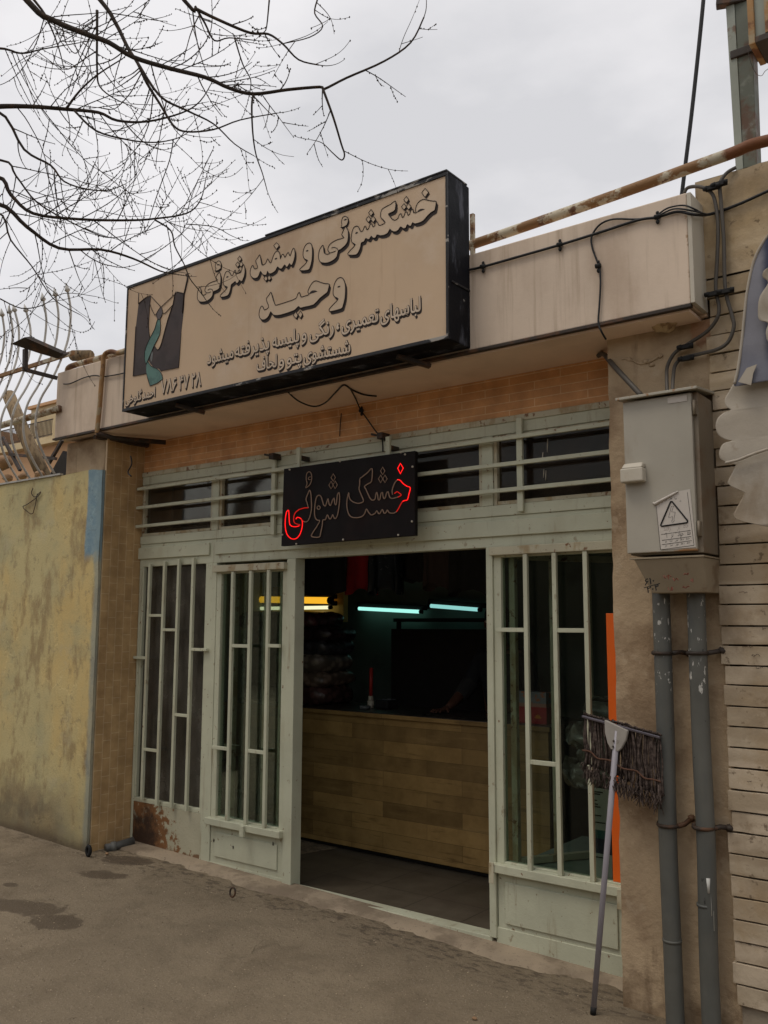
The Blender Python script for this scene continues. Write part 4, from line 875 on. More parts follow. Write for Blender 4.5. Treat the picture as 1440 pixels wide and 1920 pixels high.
def line(pts, wd): MB().tube([p+Vector((0, -.003, 0)) for p in (spline(onface(zp(ZD, pts), 0), 2) if len(pts) > 5 and not isinstance(wd, list) else onface(zp(ZD, pts), 0))], wd/2 if not isinstance(wd, list) else wd, 5).build('drawn_line', M['ink'], pc)
for pts in ([(385,440),(535,600)], [(740,420),(548,600)], [(370,550),(400,640),(445,730),(472,708)], [(562,690),(592,706),(650,650),(725,565)], [(490,790),(470,850),(440,950),(370,1080),(310,1220),(290,1330),(300,1430),(318,1465)], [(527,790),(532,900),(520,1020),(440,1180),(400,1270),(350,1390),(318,1465)], [(340,1420),(390,1490),(440,1515),(515,1560),(565,1690),(395,1785),(365,1760),(320,1600)],
            [(540,600),(565,690),(525,785),(490,785),(470,705),(540,600)], [(205,400),(200,560)], [(200,560),(290,480),(380,435),(370,560),(362,700),(352,900),(370,1060)], [(160,900),(120,1645),(318,1605)], [(890,405),(785,380),(750,400),(720,560),(640,800),(570,1060),(530,1195),(485,1250),(440,1185)], [(840,1000),(805,1515),(535,1565)]): line(pts, .0045)
line([(905,125),(945,110),(935,210),(885,420),(860,700)], [.003, .005, .007, .006, .003])
print('sign', len(bpy.data.objects))

# ================================================================== LED SIGN
LY = -.15
led = thing('led_sign', (-3.44, LY, 2.15), 'black board sign with thin outline letters, partly glowing red, over the doorway', 'sign')
c4 = [at(x, y, LY) for x, y in ((527, 1024), (778, 1004), (778, 845), (532, 879))]
MB().prism(c4, (0, .03, 0)).build('board', layered('led_board', (.009, .007, .007), [dict(col=(.016, .009, .008), scale=3, lo=.5, hi=.7)], .1, 4, .6, 0, .05, 30, .12), led, .003)
M['ledon'] = emit('led_red', (1, .012, .012), 1.5); M['leddim'] = emit('led_red_dim', (1, .03, .02), .45); M['ledoff'] = flat('led_off', (.3, .2, .14), .5)
ZL = (515, 835, 5.143)
def lt(pts, m, r=.0034, closed=False, nm='letter_tube', cv=3):
    P = [at(x, y, LY)+Vector((0, -.005, 0)) for x, y in zp(ZL, pts)]
    MB().tube(spline(P, cv, closed), r, 6, closed).build(nm, m, led)
kh = [(1190,332),(1165,360),(1148,400),(1138,440),(1142,478),(1160,466),(1185,448),(1205,460),(1226,480),(1195,500),(1150,512),(1120,508),(1108,480),(1100,450),(1085,460),(1075,500),(1060,515),(1050,490),(1045,455),(1030,470),(1020,520),(1005,525),(998,480),(990,455),(980,480),(972,520),(945,530),(925,510),(905,470),(885,425),(872,397),(905,372),(940,345),(945,225),(900,265),(850,305),(828,325),(825,380),(820,425),(845,490),(862,540),(820,560),(770,550),(735,525),(722,490),(720,458),(708,500),(702,550),(703,600),(720,665),(755,695),(810,698),(850,685),(875,655),(890,615),(910,645),(935,672),(960,665),(975,655),(990,632),(1005,655),(1018,660),(1030,640),(1045,620),(1060,655),(1078,650),(1092,625),(1110,650),(1150,655),(1180,640)]
lt(kh[:5], M['ledoff']); lt(kh[5:8], M['leddim'], .0028); lt(kh[7:10], M['leddim'], .003); lt(kh[9:], M['ledoff'])
lt([(1180,640),(1200,610),(1220,570),(1240,540)], M['leddim'], .003)
lt([(1240,540),(1262,532),(1285,525),(1300,470),(1312,410),(1280,395),(1245,370),(1215,338),(1190,332)], M['ledon'], .0029)
lt([(1217,175),(1245,220),(1217,275),(1192,222)], M['ledon'], .003, True, cv=1)
for c in ((1047, 248), (1027, 325), (1069, 324), (570, 312), (549, 385), (589, 382)): lt(dia(c, 21, 37), M['ledoff'], .0028, True, cv=1)
lt([(432,482),(410,500),(398,550),(392,600),(390,660),(400,705),(420,724),(440,728),(415,780),(375,840),(362,880),(435,885),(450,840),(465,770),(470,722),(495,718),(505,690),(515,672),(528,700),(540,712),(555,695),(565,670),(578,700),(595,705),(612,670),(625,600),(632,520),(628,460),(612,475),(605,530),(598,575),(585,560),(578,510),(560,540),(545,580),(530,565),(520,515),(508,550),(495,585),(478,575),(465,530),(452,495)], M['ledoff'], closed=True)
lt([(430+15*cos(i*pi/4), 602+17*sin(i*pi/4)) for i in range(8)], M['ledoff'], .0028, True)
lt([(290,738),(320,735),(345,690),(360,620),(360,540),(355,470),(343,435),(325,470),(308,520),(320,560),(330,603)], M['ledoff'])
lt([(330,603),(290,605),(240,620)], M['leddim'], .003); lt([(240,620),(205,650),(190,690),(192,740),(215,758),(248,766),(243,776)], M['leddim'], .0032)
lt([(243,776),(210,785),(170,780),(148,750),(142,640),(133,628),(118,650),(108,720),(108,790),(125,860),(165,900),(210,900),(245,865),(268,800),(272,735),(255,705),(225,695),(210,712)], M['ledon'], .0029)
lt([(262,712),(280,732),(292,738)], M['leddim'], .003)
lt([(340,255),(315,275),(310,330),(318,370),(305,410),(345,380),(362,330),(360,280)], M['ledoff'], .0028, True); lt([(352,305),(335,310),(330,328),(352,332)], M['ledoff'], .0026)
for x, y in ((147,235),(632,155),(1218,68),(1260,88),(1332,207),(1327,735),(1194,865),(664,910),(212,952),(78,862)):
    p = at(*zp(ZL, [(x, y)])[0], LY); MB().tube([p, p+Vector((0, -.006, 0))], .006, 8).build('screw', M['white'], led)
for x, y in ((560, 868), (728, 850)):
    p = at(x, y, LY+.04); MB().box((p.x-.015, LY+.031, p.z-.3), (p.x+.015, LY+.05, p.z+.1)).build('support_bar', M['paint'], led, .002)
    MB().box((p.x-.012, LY+.0505, p.z+.02), (p.x+.012, -.0185, p.z+.05)).build('support_arm', M['steel'], led)
print('led ok')
# ================================================================== LEFT: WALL, RAILING, BACKGROUND
def wtop(x): return 2.79+.018*noise.noise((x*3, 1, 0))+.012*noise.noise((x*11, 2, 0))
b = MB(); WX = [-13+i*.1 for i in range(75)]+[-5.572]
b.grid(lambda u, v: (lambda x, z: Vector((x, -.362+.007*noise.noise((x*4, z*4, 5)), z)))(WX[min(75, int(round(u*75)))], -.1+v*(wtop(WX[min(75, int(round(u*75)))])+.1)), 75, 40)
n = len(WX)
for i in range(n-1):
    x0_, x1_ = WX[i], WX[i+1]
    b.add([(x0_, -.362, wtop(x0_)), (x1_, -.362, wtop(x1_)), (x1_, -.1, wtop(x1_)), (x0_, -.1, wtop(x0_))], [(0,1,2,3)])
b.add([(-5.572, -.362, -.1), (-5.572, -.3405, -.1), (-5.572, -.3405, wtop(-5.572)), (-5.572, -.362, wtop(-5.572))], [(0,1,2,3)])
b.add([(-13, -.1, -.1), (-6.09, -.1, -.1), (-6.09, -.1, 2.79), (-13, -.1, 2.79)], [(3,2,1,0)])
bw = b.build('boundary_wall', M['yellow']); tag(bw, 'flaking yellow plaster boundary wall with a blue painted edge, left of the shop', 'wall')
wl = MB()
wl.tube(spline([at(x, y, -.375) for x, y in ((62, 915), (59, 925), (66, 932), (76, 922), (72, 930), (52, 945), (43, 950), (50, 958), (62, 962), (70, 925))], 3), .0035, 5)
tag(wl.build('wall_wire', M['steel']), 'bent rusty wire loop hanging near the top of the yellow wall', 'wire')
# ---- bulged steel railing on top
RX0 = -6.02
rl = thing('wall_railing', (-6.6, -.36, 2.8), 'railing of bulged white rods with spear tips on top of the yellow wall', 'railing')
prof = [(-.36, 2.805), (-.46, 2.94), (-.525, 3.07), (-.545, 3.21), (-.515, 3.37), (-.43, 3.54), (-.355, 3.73), (-.305, 3.9), (-.29, 4.06), (-.295, 4.17), (-.325, 4.29)]
base_x = [-6.189, -6.36, -6.535, -6.70, -6.87, -7.04, -7.21, -7.38]
lean = [0, 0, 0, -.05, -.06, 0, .03, 0]
for i, x in enumerate(base_x):
    P = spline([(x+lean[i]*max(0, z-3.5)*2+.008*noise.noise((i, z, 0)), y, z+(-.06 if i == 3 else 0)*max(0, z-3.6)) for y, z in prof], 4)
    rod = MB().tube(P, .0092, 8).build('rod', M['rod'], rl)
    p = P[-1]; d = (P[-1]-P[-2]).normalized(); f = MB(); f.tube([p, p+d*.012, p+d*.03, p+d*.07], [.012, .024, .016, .002], 8).tube([p+d*.018+Vector((-.03, 0, 0)), p+d*.018+Vector((.03, 0, 0))], [.004, .004], 6); f.build('spear_tip', M['rod'], rod)
MB().box((-8, -.375, 2.792), (-6.1, -.345, 2.806)).build('base_rail', M['rod'], rl)
a, c = at(0, 705, -.37), at(138, 661, -.37)
MB().beam(a+(a-c)*.6, c, .022, .03).build('flat_rail', M['rustpipe'], rl)
a, c = at(5, 797, -.47), at(112, 766, -.47)
MB().tube([a+(a-c)*.5, c], .026, 10).build('round_rail', M['rustpipe'], rl)
# steel bracket caught on the railing
bk = thing('steel_bracket', at(60, 670, -.6), 'dark steel lamp bracket clipped on the white railing', 'bracket')
zq = lambda x, y, Y: at(x/4.3625, 520+y/4.3625, Y)
MB().prism([zq(90, 545, -.75), zq(200, 490, -.75), zq(520, 630, -.5), zq(470, 665, -.5), zq(330, 625, -.6)], (0, .05, .02)).build('plate', M['steel'], bk)
MB().beam(zq(208, 590, -.7), zq(205, 760, -.7), .03, .03).build('arm', M['steel'], bk); MB().beam(zq(200, 755, -.7), zq(470, 825, -.5), .03, .025).build('strut', M['steel'], bk)
a = zq(650, 600, -.3)
tag(MB().tube([zq(600, 640, -.2), zq(735, 640, -.2)], .045, 12).build('log_end', M['wood']), 'short sawn log lying on the roof edge behind the railing', 'log')
# leaning pole
wp = MB(); wp.tube([at(16, 740, .3), at(40, 800, .3), at(62, 850, .35), at(88, 905, .4)], [.062, .064, .066, .07], 12)
tag(wp.build('wooden_pole', M['wood']), 'thick weathered wooden pole leaning behind the railing', 'pole')
rr = random.Random(11)
for i, (px, py, r, lab) in enumerate(((14, 896, .05, 'pale lump of broken brick at the left end of the wall top'), (42, 893, .045, 'flat piece of rubble on the wall top below the pole'), (74, 890, .05, 'brown broken brick on the wall top beside the pole foot'), (3, 868, .1, 'large grey rubble lump behind the railing at the picture edge'))):
    p = at(px, py, -.18); b = MB(); b.ball(p, (r*1.3, r*.7, r*.6), 9, 7, .22, rr); tag(b.build('rubble', M['rubble']), lab, 'rubble', 'rubble on top of the yellow wall')
p = [at(85, 905, .1), at(118, 845, .1), at(126, 905, .1)]
tag(MB().prism(p, (0, .3, 0)).build('tarp_heap', flat('dark_tarp', (.03, .027, .025), .9)), 'dark tarpaulin heap behind the corner of the fascia', 'tarpaulin')
# crossed steel bars behind
for (x0_, y0_), (x1_, y1_), lab in (((5, 820), (38, 882), 'thin brown steel brace leaning right behind the railing rods'), ((92, 868), (117, 825), 'thin brown steel brace leaning left beside the fascia corner'), ((18, 852), (105, 860), 'thin brown steel bar lying level behind the railing rods')):
    tag(MB().beam(at(x0_, y0_, .8), at(x1_, y1_, .8), .03, .03).build('steel_brace', M['steel']), lab, 'brace', 'brown braces behind the railing')
# apartment building
AY = 38.0
def A(x, y, Y=AY): return at(x, y, Y)
ap = thing('apartment_building', (A(60, 900).x, AY, 0), 'distant beige apartment building with a railed balcony, seen behind the yellow wall', 'building')
xL_, xR_ = A(-120, 800).x, A(330, 800).x
xa_ = A(57, 800).x; zt_ = A(57, 769).z; zbal0 = A(80, 832).z; zbal1 = A(80, 803).z
MB().box((xa_, AY, zbal1-3), (xR_, AY+9, zt_)).build('wall', M['aptwall'], ap)
MB().box((xa_-.2, AY-.3, zt_+.002), (xR_, AY+9, zt_+.25)).build('parapet', M['aptpeach'], ap)
MB().box((xL_, AY-.9, -.2), (xR_, AY+9, zbal0-.62)).build('lower_wall', M['aptpeach'], ap)
MB().box((xL_, AY-1.6, zbal0-.618), (xR_, AY-.1, zbal0-.05)).build('balcony_slab', M['aptwall'], ap)
MB().box((xL_, AY+4, zbal0-.6), (xa_-.03, AY+9, zbal0+1.0)).build('far_wall', M['aptpale'], ap)
MB().box((A(-70, 830).x, AY-1.4, zbal0-.049), (A(13, 830).x, AY+2, zbal0+1.75)).build('side_wall', M['aptpeach'], ap)
x = A(13, 830).x+.05; xe = A(128, 830).x
for zz, t_ in ((zbal1, .07), (zbal0+.12, .05)): MB().beam((x, AY-1.5, zz), (xe, AY-1.5, zz), t_, t_).build('balcony_rail', M['steel'], ap)
while x < xe:
    MB().beam((x, AY-1.5, zbal0-.05), (x, AY-1.5, zbal1), .045, .045).build('baluster', M['steel'], ap); x += .19
# ---- pipes and wires on the left of the fascia
dp = thing('rusty_downpipe', (-5.5, FY-.03, 3.1), 'rusty small pipe hooked over the left end of the fascia', 'pipe')
hp = [at(x, y, FY-.03) for x, y in ((236, 659), (222, 662), (210, 659), (199, 662), (194, 672), (193, 690), (190, 720), (187, 760), (183, 800), (182, 812))]
MB().tube(spline(hp, 4), .017, 10).build('bent_tube', M['rustpipe2'], dp)
e = hp[-1]; MB().tube([e, e+Vector((.03, .12, -.02)), e+Vector((.25, .42, -.03))], .018, 8).build('foot', M['steel'], dp)
# ---- drain stub at the bottom
ds = thing('drain_pipe', at(200, 1585, -.2), 'short grey plastic drain pipe lying at the foot of the tan tiled pillar', 'pipe')
MB().tube([at(198, 1590, -.25), at(222, 1585, -.16), at(250, 1576, -.05)], .028, 12).build('tube', flat('drain_grey', (.09, .09, .085), .5), ds); MB().tube([at(208, 1588, -.21), at(218, 1586, -.18)], .035, 12).build('collar', flat('drain_grey2', (.13, .13, .12), .5), ds)
cp = at(168, 1603, -.4)
tag(MB().tube([cp+Vector((.02*cos(i*pi/5), -.01, .03+.032*sin(i*pi/5))) for i in range(10)], .012, 6, True).build('hose_ring', M['rubber']), 'black rubber hose ring at the bottom corner of the yellow wall', 'ring')
rp = atZ(436, 1677, gz(-4.6)+.02)
tag(MB().tube([rp+Vector((.022*cos(i*pi/6), .004*sin(i*pi/6), .012+.026*sin(i*pi/6))) for i in range(12)], .006, 6, True).build('iron_ring', M['steel']), 'small rusty iron ring sticking out of the cement strip before the left door', 'ring')
for i, (px, py, r, lab) in enumerate(((200, 1640-20, .012, 'pale pebble on the asphalt near the wet patch by the wall'), (890, 1901, .009, 'dark pebble on the asphalt near the mop foot'))):
    p = atZ(px, py, gz(-3)); p.z = gz(p.x)+r*.5; tag(MB().ball(p, (r*1.4, r, r*.7), 7, 5, .25, rr).build('pebble', M['rubble']), lab, 'pebble', 'pebbles on the asphalt')
gr = MB(); rg = random.Random(9)
for i in range(9000):                                              # loose grit, denser towards the camera
    x = rg.uniform(-6.2, .6); y = -.25-abs(rg.gauss(0, 1.5))
    if y < -4: continue
    s_ = min(.006, .0012+rg.expovariate(800)); c = Vector((x, y, gz(x)+.012*noise.noise((x*1.1, y*1.1, 0))+s_*.3))
    a_ = rg.random()*6.3; ca, sa = cos(a_)*s_, sin(a_)*s_
    gr.add([c+Vector((ca, sa, 0)), c-Vector((ca, sa, 0)), c+Vector((-sa*.7, ca*.7, 0)), c+Vector((sa*.8, -ca*.8, 0)), c+Vector((0, 0, s_*.6))], [(0,2,4),(2,1,4),(1,3,4),(3,0,4)])
def _grit():
    t = MT('grit_stones'); return t.bsdf(t.mix(t.ramp(t.noise(9, 2, .5), .42, .58), (.1, .075, .05), (.4, .32, .22)), .9)
tag(gr.build('grit', _grit()), kind='stuff')
print('left ok')
# ================================================================== RIGHT: NEIGHBOUR, CABINET, PIPES, MOP, CABLES
CY = -.285
nb = thing('neighbour_building', (-.2, CY, 0), 'neighbouring building faced with rough cream stone slips, right of the plaster pillar', 'building')
NX = 2.2
MB().box((-1.232, -.255, -.1), (NX, .6, 3.66)).build('wall', M['creamjoint'], nb)
rr = random.Random(21)
sb = MB(); z = .115; row = 0
while z < 3.2:
    h = .0865+rr.uniform(-.004, .004); dz = rr.uniform(.0055, .008)
    x = -1.205+rr.uniform(-.012, .012)
    while x < NX:
        L = rr.uniform(.7, 1.3)
        yo = rr.uniform(-.004, .003)
        n_ = 26; vs = []
        x1_ = min(NX, x+L)
        prs = [Vector((x+(x1_-x)*k/n_, 0, 0)) for k in range(n_+1)]
        for p in prs:
            jt = .0018*noise.noise((p.x*7, z*13, 0))+.0013*noise.noise((p.x*37, z*13, 0)); jb = .0018*noise.noise((p.x*7, z*13, 7))+.0013*noise.noise((p.x*37, z*13, 7))
            vs += [(p.x, CY+yo+.002*noise.noise((p.x*6, z*8, 3)), z+dz/2+jb), (p.x, CY+yo+.002*noise.noise((p.x*6, z*8, 4)), z+h-dz/2+jt), (p.x, -.256, z+h-dz/2+jt), (p.x, -.256, z+dz/2+jb)]
        fs = [(0,1,2,3), (n_*4+3, n_*4+2, n_*4+1, n_*4)]
        for k in range(n_):
            for q in range(4): fs.append((k*4+q, (k+1)*4+q, (k+1)*4+(q+1) % 4, k*4+(q+1) % 4))
        sb.add(vs, fs); x = x1_+.002
    z += h; row += 1
sb.build('stone_slips', M['cream'], nb, .0016)
ztop_c = at(1375, 322, CY).z
b = MB(); b.grid(lambda u, v: Vector((-1.235+u*(NX+1.235), CY-.004+.004*noise.noise((u*30, v*5, 0)), z+.004+v*(ztop_c-z-.004)+.006*noise.noise((u*40, 0, 2))*v)), 60, 8)
b.add([(-1.235, CY-.004, ztop_c), (NX, CY-.004, ztop_c), (NX, .6, ztop_c), (-1.235, .6, ztop_c)], [(0,1,2,3)]); b.add([(-1.235, CY-.004, z), (-1.235, -.2, z), (-1.235, -.2, ztop_c), (-1.235, CY-.004, ztop_c)], [(3,2,1,0)])
b.build('parapet_course', M['cream'], nb)
MB().box((-1.19, -.268, -.1), (NX, -.2551, .112)).build('base_render', M['plasterbase'], nb)
# scribbles on the slips
r9 = random.Random(77)
for x0_, y0_, n_, a_ in ((1392, 1212, 7, 3.2), (1408, 1228, 6, 3), (1418, 1252, 5, 2.6), (1428, 1178, 4, 3), (1385, 1110, 6, 2.2), (1400, 1465, 4, 2)):
    pts = [(x0_+i*1.5+r9.uniform(-1.8, 1.8), y0_+r9.uniform(-a_, a_)*r9.choice((.3, .6, 1))) for i in range(n_*2)]
    MB().tube(spline([at(x, y, CY-.0072) for x, y in pts], 3), .0009, 4).build('pen_scribble', M['steel'], nb)
# pale lump under the fascia
lp = at(1246, 606, -.3); b = MB(); b.grid(lambda u, v: lp+Vector((cos(2*pi*u)*sin(pi*v)*.062, sin(2*pi*u)*sin(pi*v)*.05, cos(pi*v)*.04))*(1+.25*noise.noise((cos(2*pi*u)*2, sin(2*pi*u)*2+v*3, 1))+.12*noise.noise((cos(2*pi*u)*7, sin(2*pi*u)*7, v*7))), 24, 14)
tag(b.build('foam_lump', layered('old_foam', (.45, .33, .19), [dict(col=(.2, .12, .06), scale=14, lo=.5, hi=.62, amt=.8)], .2, 9, .9)), 'crusty pale foam lump stuck under the right end of the fascia', 'foam')

# ---- electric cabinet
cf, cbk = -.5, -.262
e0, e1, f0, f1 = -1.529, -1.219, 1.965, 2.655
cb_ = thing('electric_cabinet', (-1.37, -.38, 1.96), 'grey metal electricity cabinet with a warning sticker, mounted on the plaster pillar', 'cabinet')
MB().box((e0+.008, cf+.022, f0), (e1+.016, cbk, f1)).build('body', M['cabside'], cb_, .003)
dr_ = MB().box((e0, cf, f0+.008), (e1-.004, cf+.0215, f1-.004)).build('door', M['cab'], cb_, .004)
b = MB(); b.add([(e0-.022, cf-.03, f1+.002), (e1+.03, cf-.03, f1+.002), (e1+.03, cbk, f1+.03), (e0-.022, cbk, f1+.03), (e0-.022, cf-.03, f1+.014), (e1+.03, cf-.03, f1+.014), (e1+.03, cbk, f1+.042), (e0-.022, cbk, f1+.042)], [(0,3,2,1),(4,5,6,7),(0,1,5,4),(1,2,6,5),(2,3,7,6),(3,0,4,7)])
b.build('lid', M['cablid'], cb_, .002)
for zz in (f1-.07, f0+.1):
    MB().box((e1-.001, cf+.002, zz-.03), (e1+.012, cf+.0215, zz+.03)).tube([(e1+.006, cf, zz-.032), (e1+.006, cf, zz+.032)], .006, 8).build('hinge', M['cabside'], dr_)
p0, p1 = at(1165, 906, cf-.035), at(1206, 868, cf-.035)
b = MB(); b.box((p0.x, cf-.05, p0.z), (p1.x, cf-.001, p1.z-.018)); b.add([(p0.x+.004, cf-.048, p1.z-.0175), (p1.x-.004, cf-.048, p1.z-.0175), (p1.x-.004, cf-.001, p1.z-.0175), (p0.x+.004, cf-.001, p1.z-.0175), (p0.x+.012, cf-.03, p1.z+.006), (p1.x-.004, cf-.03, p1.z+.006), (p1.x-.004, cf-.001, p1.z+.006), (p0.x+.012, cf-.001, p1.z+.006)], [(0,3,2,1),(4,5,6,7),(0,1,5,4),(1,2,6,5),(2,3,7,6),(3,0,4,7)])
b.build('lock_cover', M['white'], dr_, .006)
n0, n1 = at(1252, 757, cf-.002), at(1288, 745, cf-.002)
MB().box((n0.x, cf-.003, n0.z), (n1.x, cf-.0005, n0.z+.026)).build('name_plate', M['sticker'], dr_)
# sticker
cs = [at(x, y, cf-.0015) for x, y in ((1239, 1031), (1305, 1026), (1294, 917), (1262, 923), (1229, 944))]
stk = MB().prism(cs, (0, -.0008, 0)).build('warning_sticker', M['sticker'], dr_)
ZS = (1210, 910, 13.09)
def sk(pts, lift=.003): return [at(x, y, cf-lift) for x, y in zp(ZS, pts)]
MB().tube(sk([(625,395),(655,395),(1040,870),(1035,905),(1000,920),(400,1005),(380,985),(385,955)], .0028), .0035, 6, True).build('warning_triangle', M['rubber'], stk)
MB().tube(sk([(640,510),(690,510),(645,650),(735,655),(700,830),(715,860),(670,915),(640,870),(660,860),(670,760),(570,790)], .0026), .0009, 4, True).build('bolt_outline', M['mopbar'], stk)
for a, c in (((390,1205),(1105,1105)), ((410,1350),(1125,1255)), ((410,1455),(1140,1355)), ((265,495),(375,1580)), ((375,1580),(1195,1470)), ((1195,1470),(1030,170))): MB().tube(sk([a, c], .0026), .0009, 4).build('ruled_line', M['rubber'], stk)
MB().tube(sk([(190,420),(230,460),(520,300),(800,150)], .006), [.004, .007, .006, .003], 6).build('curled_corner', M['sticker'], stk)
INK = (('print', .0007, 0, 0, .0022, M['rubber']),)
def skp(x, y): return at(*zp(ZS, [(x, y)])[0], cf)
print_word('خطر', skp(900, 1055), skp(1060, 1035), .035, stk, None, (('print', 0, 0, 0, .0022, flat('faded_print', (.3, .26, .23))),))
print_word('برق', skp(700, 1085), skp(860, 1062), .035, stk, None, (('print', 0, 0, 0, .0022, bpy.data.materials['faded_print']),))
print_word('گرفتگی', skp(390, 1130), skp(670, 1090), .035, stk, None, (('print', 0, 0, 0, .0022, bpy.data.materials['faded_print']),))
print_word('تلفن', skp(970, 1230), skp(1120, 1205), .03, stk, None, INK); print_word('حوادث', skp(720, 1255), skp(940, 1235), .03, stk, None, INK); print_word('برق', skp(570, 1280), skp(690, 1260), .03, stk, None, INK); print_word('۱۲۱', skp(440, 1310), skp(540, 1290), .034, stk, None, INK)
for i, (xa_2, ya_, xb_2, yb_2) in enumerate(((420, 1410, 1120, 1320), (420, 1515, 1140, 1420))):
    for k in range(5):
        q0, q1 = k/5, (k+.8)/5; print_word(('برق', 'شرکت', 'توزیع', 'منطقه', 'خطر')[k], skp(xa_2+(xb_2-xa_2)*q0, ya_+(yb_2-ya_)*q0), skp(xa_2+(xb_2-xa_2)*q1, ya_+(yb_2-ya_)*q1), .015, stk, None, INK)
arc = [(330,560),(370,480),(450,405),(560,345),(680,330),(790,350),(900,405),(980,480)]
for k, s in enumerate(('استان', 'برق', 'نیروی', 'توزیع', 'شرکت', 'برق')):
    a, c = arc[k], arc[k+1]; print_word(s, skp(*a), skp(c[0]-15, c[1]), .016, stk, None, INK)
# hopper below
ht, hb = 1.945, 1.8
b = MB(); A8 = [(e0+.03, cf-.0, ht), (e1+.02, cf-.0, ht), (e1+.02, cbk, ht), (e0+.03, cbk, ht), (e0+.085, cf+.06, hb), (e1+.012, cf+.06, hb), (e1+.012, cbk, hb), (e0+.085, cbk, hb)]
b.add(A8, [(0,1,2,3),(7,6,5,4),(4,5,1,0),(5,6,2,1),(6,7,3,2),(7,4,0,3)]); hop = b.build('cable_hopper', M['hopper'], cb_, .003)
MB().box((e0+.012, cf-.006, ht+.001), (e1+.024, cbk, ht+.008)).build('flange', M['hopper'], hop)
def hpt(x, y):                                                    # a point on the sloping front of the hopper
    d = ray(x, y); n_ = Vector((0, -(ht-hb), .06)).normalized()*-1; o_ = Vector(A8[0]); return CAM+d*((o_-CAM).dot(n_)/d.dot(n_))-Vector((0, .003, 0))
print_word('۶۱۰', hpt(1210, 1098), hpt(1228, 1094), .04, hop, None, INK); print_word('۲۰۴', hpt(1214, 1112), hpt(1237, 1106), .035, hop, None, INK)
MB().tube([hpt(1208, 1102), hpt(1238, 1094)], .0018, 5).build('painted_bar', M['rubber'], hop)
r10 = random.Random(31); redm = flat('faded_red_paint', (.15, .05, .03))
for (x, y, w_, h_) in ((1245, 1082, 12, 8), (1263, 1086, 9, 6), (1283, 1076, 10, 4), (1255, 1104, 9, 7), (1280, 1100, 14, 5), (1296, 1088, 4, 8)):
    MB().tube([hpt(x+w_*k/9+r10.uniform(-2, 2), y+r10.uniform(-1, 1)*h_*.55) for k in range(10)], [.0014+.002*r10.random() for k in range(10)], 4).build('red_daub', redm, hop)

# ---- two conduit pipes with clamps
def conduit(x0, x1, label, bend):
    o = thing('conduit_pipe', (x1, -.33, gz(-1.4)), label, 'pipe', 'grey conduit pipes under the cabinet')
    P = spline([(x0, -.33, 1.83), (x0+(x1-x0)*.3, -.33, 1.2), (x0+(x1-x0)*.6+bend, -.332, .75), (x1, -.33, .3), (x1+.002, -.33, -.08)], 6)
    MB().tube(P, .0385, 20).build('tube', M['pipe'], o)
    for zc in (.33, .62) if x0 < -1.4 else (.41,):
        pass
    return o
cA = conduit(-1.447, -1.45, 'grey painted conduit pipe, left of the pair under the cabinet', -.004); cB = conduit(-1.292, -1.298, 'grey painted conduit pipe, right of the pair, with white paint drips', .006)
def clamp(o, x, z, tail, tz):
    MB().tube([(x+.0415*cos(pi+i*pi/8), -.33+.0415*sin(pi+i*pi/8), z) for i in range(9)], .009, 6).build('clamp', M['steel'], o)
    b = MB(); b.tube([(x+.041, -.33, z), (x+.06, -.3, z+.005), (x+tail, -.275, z+tz)], .011, 7); MB().tube([(x-.041, -.33, z), (x-.055, -.275, z)], .011, 7).build('clamp_strap', M['steel'], o); MB().ball((x+tail, -.28, z+tz), .016, 8, 6, .2).build('clamp_bolt', M['steel'], o); b.build('clamp_strap', M['steel'], o)
za = at(1240, 1225, -.37).z; zb_ = at(1310, 1225, -.37).z
clamp(cA, -1.448, za, .1, .0); clamp(cB, -1.294, zb_, .09, .012)
clamp(cA, -1.45, at(1255, 1551, -.37).z, .085, .03); clamp(cB, -1.297, at(1325, 1556, -.37).z, .09, .0)
for o, x, z in ((cA, -1.45, at(1260, 1772, -.37).z), (cB, -1.298, at(1330, 1706, -.37).z)): MB().tube([(x, -.33, z), (x, -.33, z+.012)], .0405, 20).build('joint_collar', M['pipe'], o)
dm = flat('white_drip', (.5, .5, .47), .5)
b = MB()
for dx, z1, z2, r in ((.02, .62, .56, .009), (.027, .6, .47, .003), (.033, .62, .41, .0025), (.03, .7, .63, .002)): b.tube([(-1.297+dx, -.33-math.sqrt(.0395**2-dx*dx), z1), (-1.297+dx, -.33-math.sqrt(.0395**2-dx*dx), z2)], [r, r*.5], 6)
b.build('paint_drip', dm, cB)

# ---- mop leaning upside down
foot = atZ(1112, 1902, gz(-1.78)); hd = at(1157, 1370, -.405)
mo = thing('mop', foot, 'string mop leaning head-up against the pipes, with grey handle and dirty yarn', 'mop')
ax = (hd-foot).normalized()
MB().tube([foot+ax*.03, hd], [.0125, .0135], 12).build('handle', M['mophandle'], mo); MB().tube([foot, foot+ax*.032], [.013, .0135], 10).build('foot_cap', M['rubber'], mo)
l0, l1 = at(1092, 1343, -.40), at(1238, 1383, -.395)
bd = (l1-l0).normalized()
MB().beam(l0, l1, .016, .012).build('bar', M['mopbar'], mo, .003)
b = MB(); nrm = Vector((0, -1, 0))
sp_ = [hd+bd*-.055+Vector((0, 0, .035)), hd+bd*.055+Vector((0, 0, .015)), hd+bd*.047-ax*.03, hd+bd*.03-ax*.07, hd+bd*.018-ax*.085, hd-bd*.018-ax*.085, hd-bd*.035-ax*.065, hd-bd*.052-ax*.02]
MB().prism([p+nrm*.012 for p in sp_], (0, .02, 0)).build('socket', M['moplastic'], mo, .004)
for s_ in (-.045, -.07): MB().ball(hd+ax*s_-bd*.006+nrm*.014, .005, 8, 5).build('rivet', M['steel'], mo)
y_ = MB(); rr = random.Random(5)
N = 74
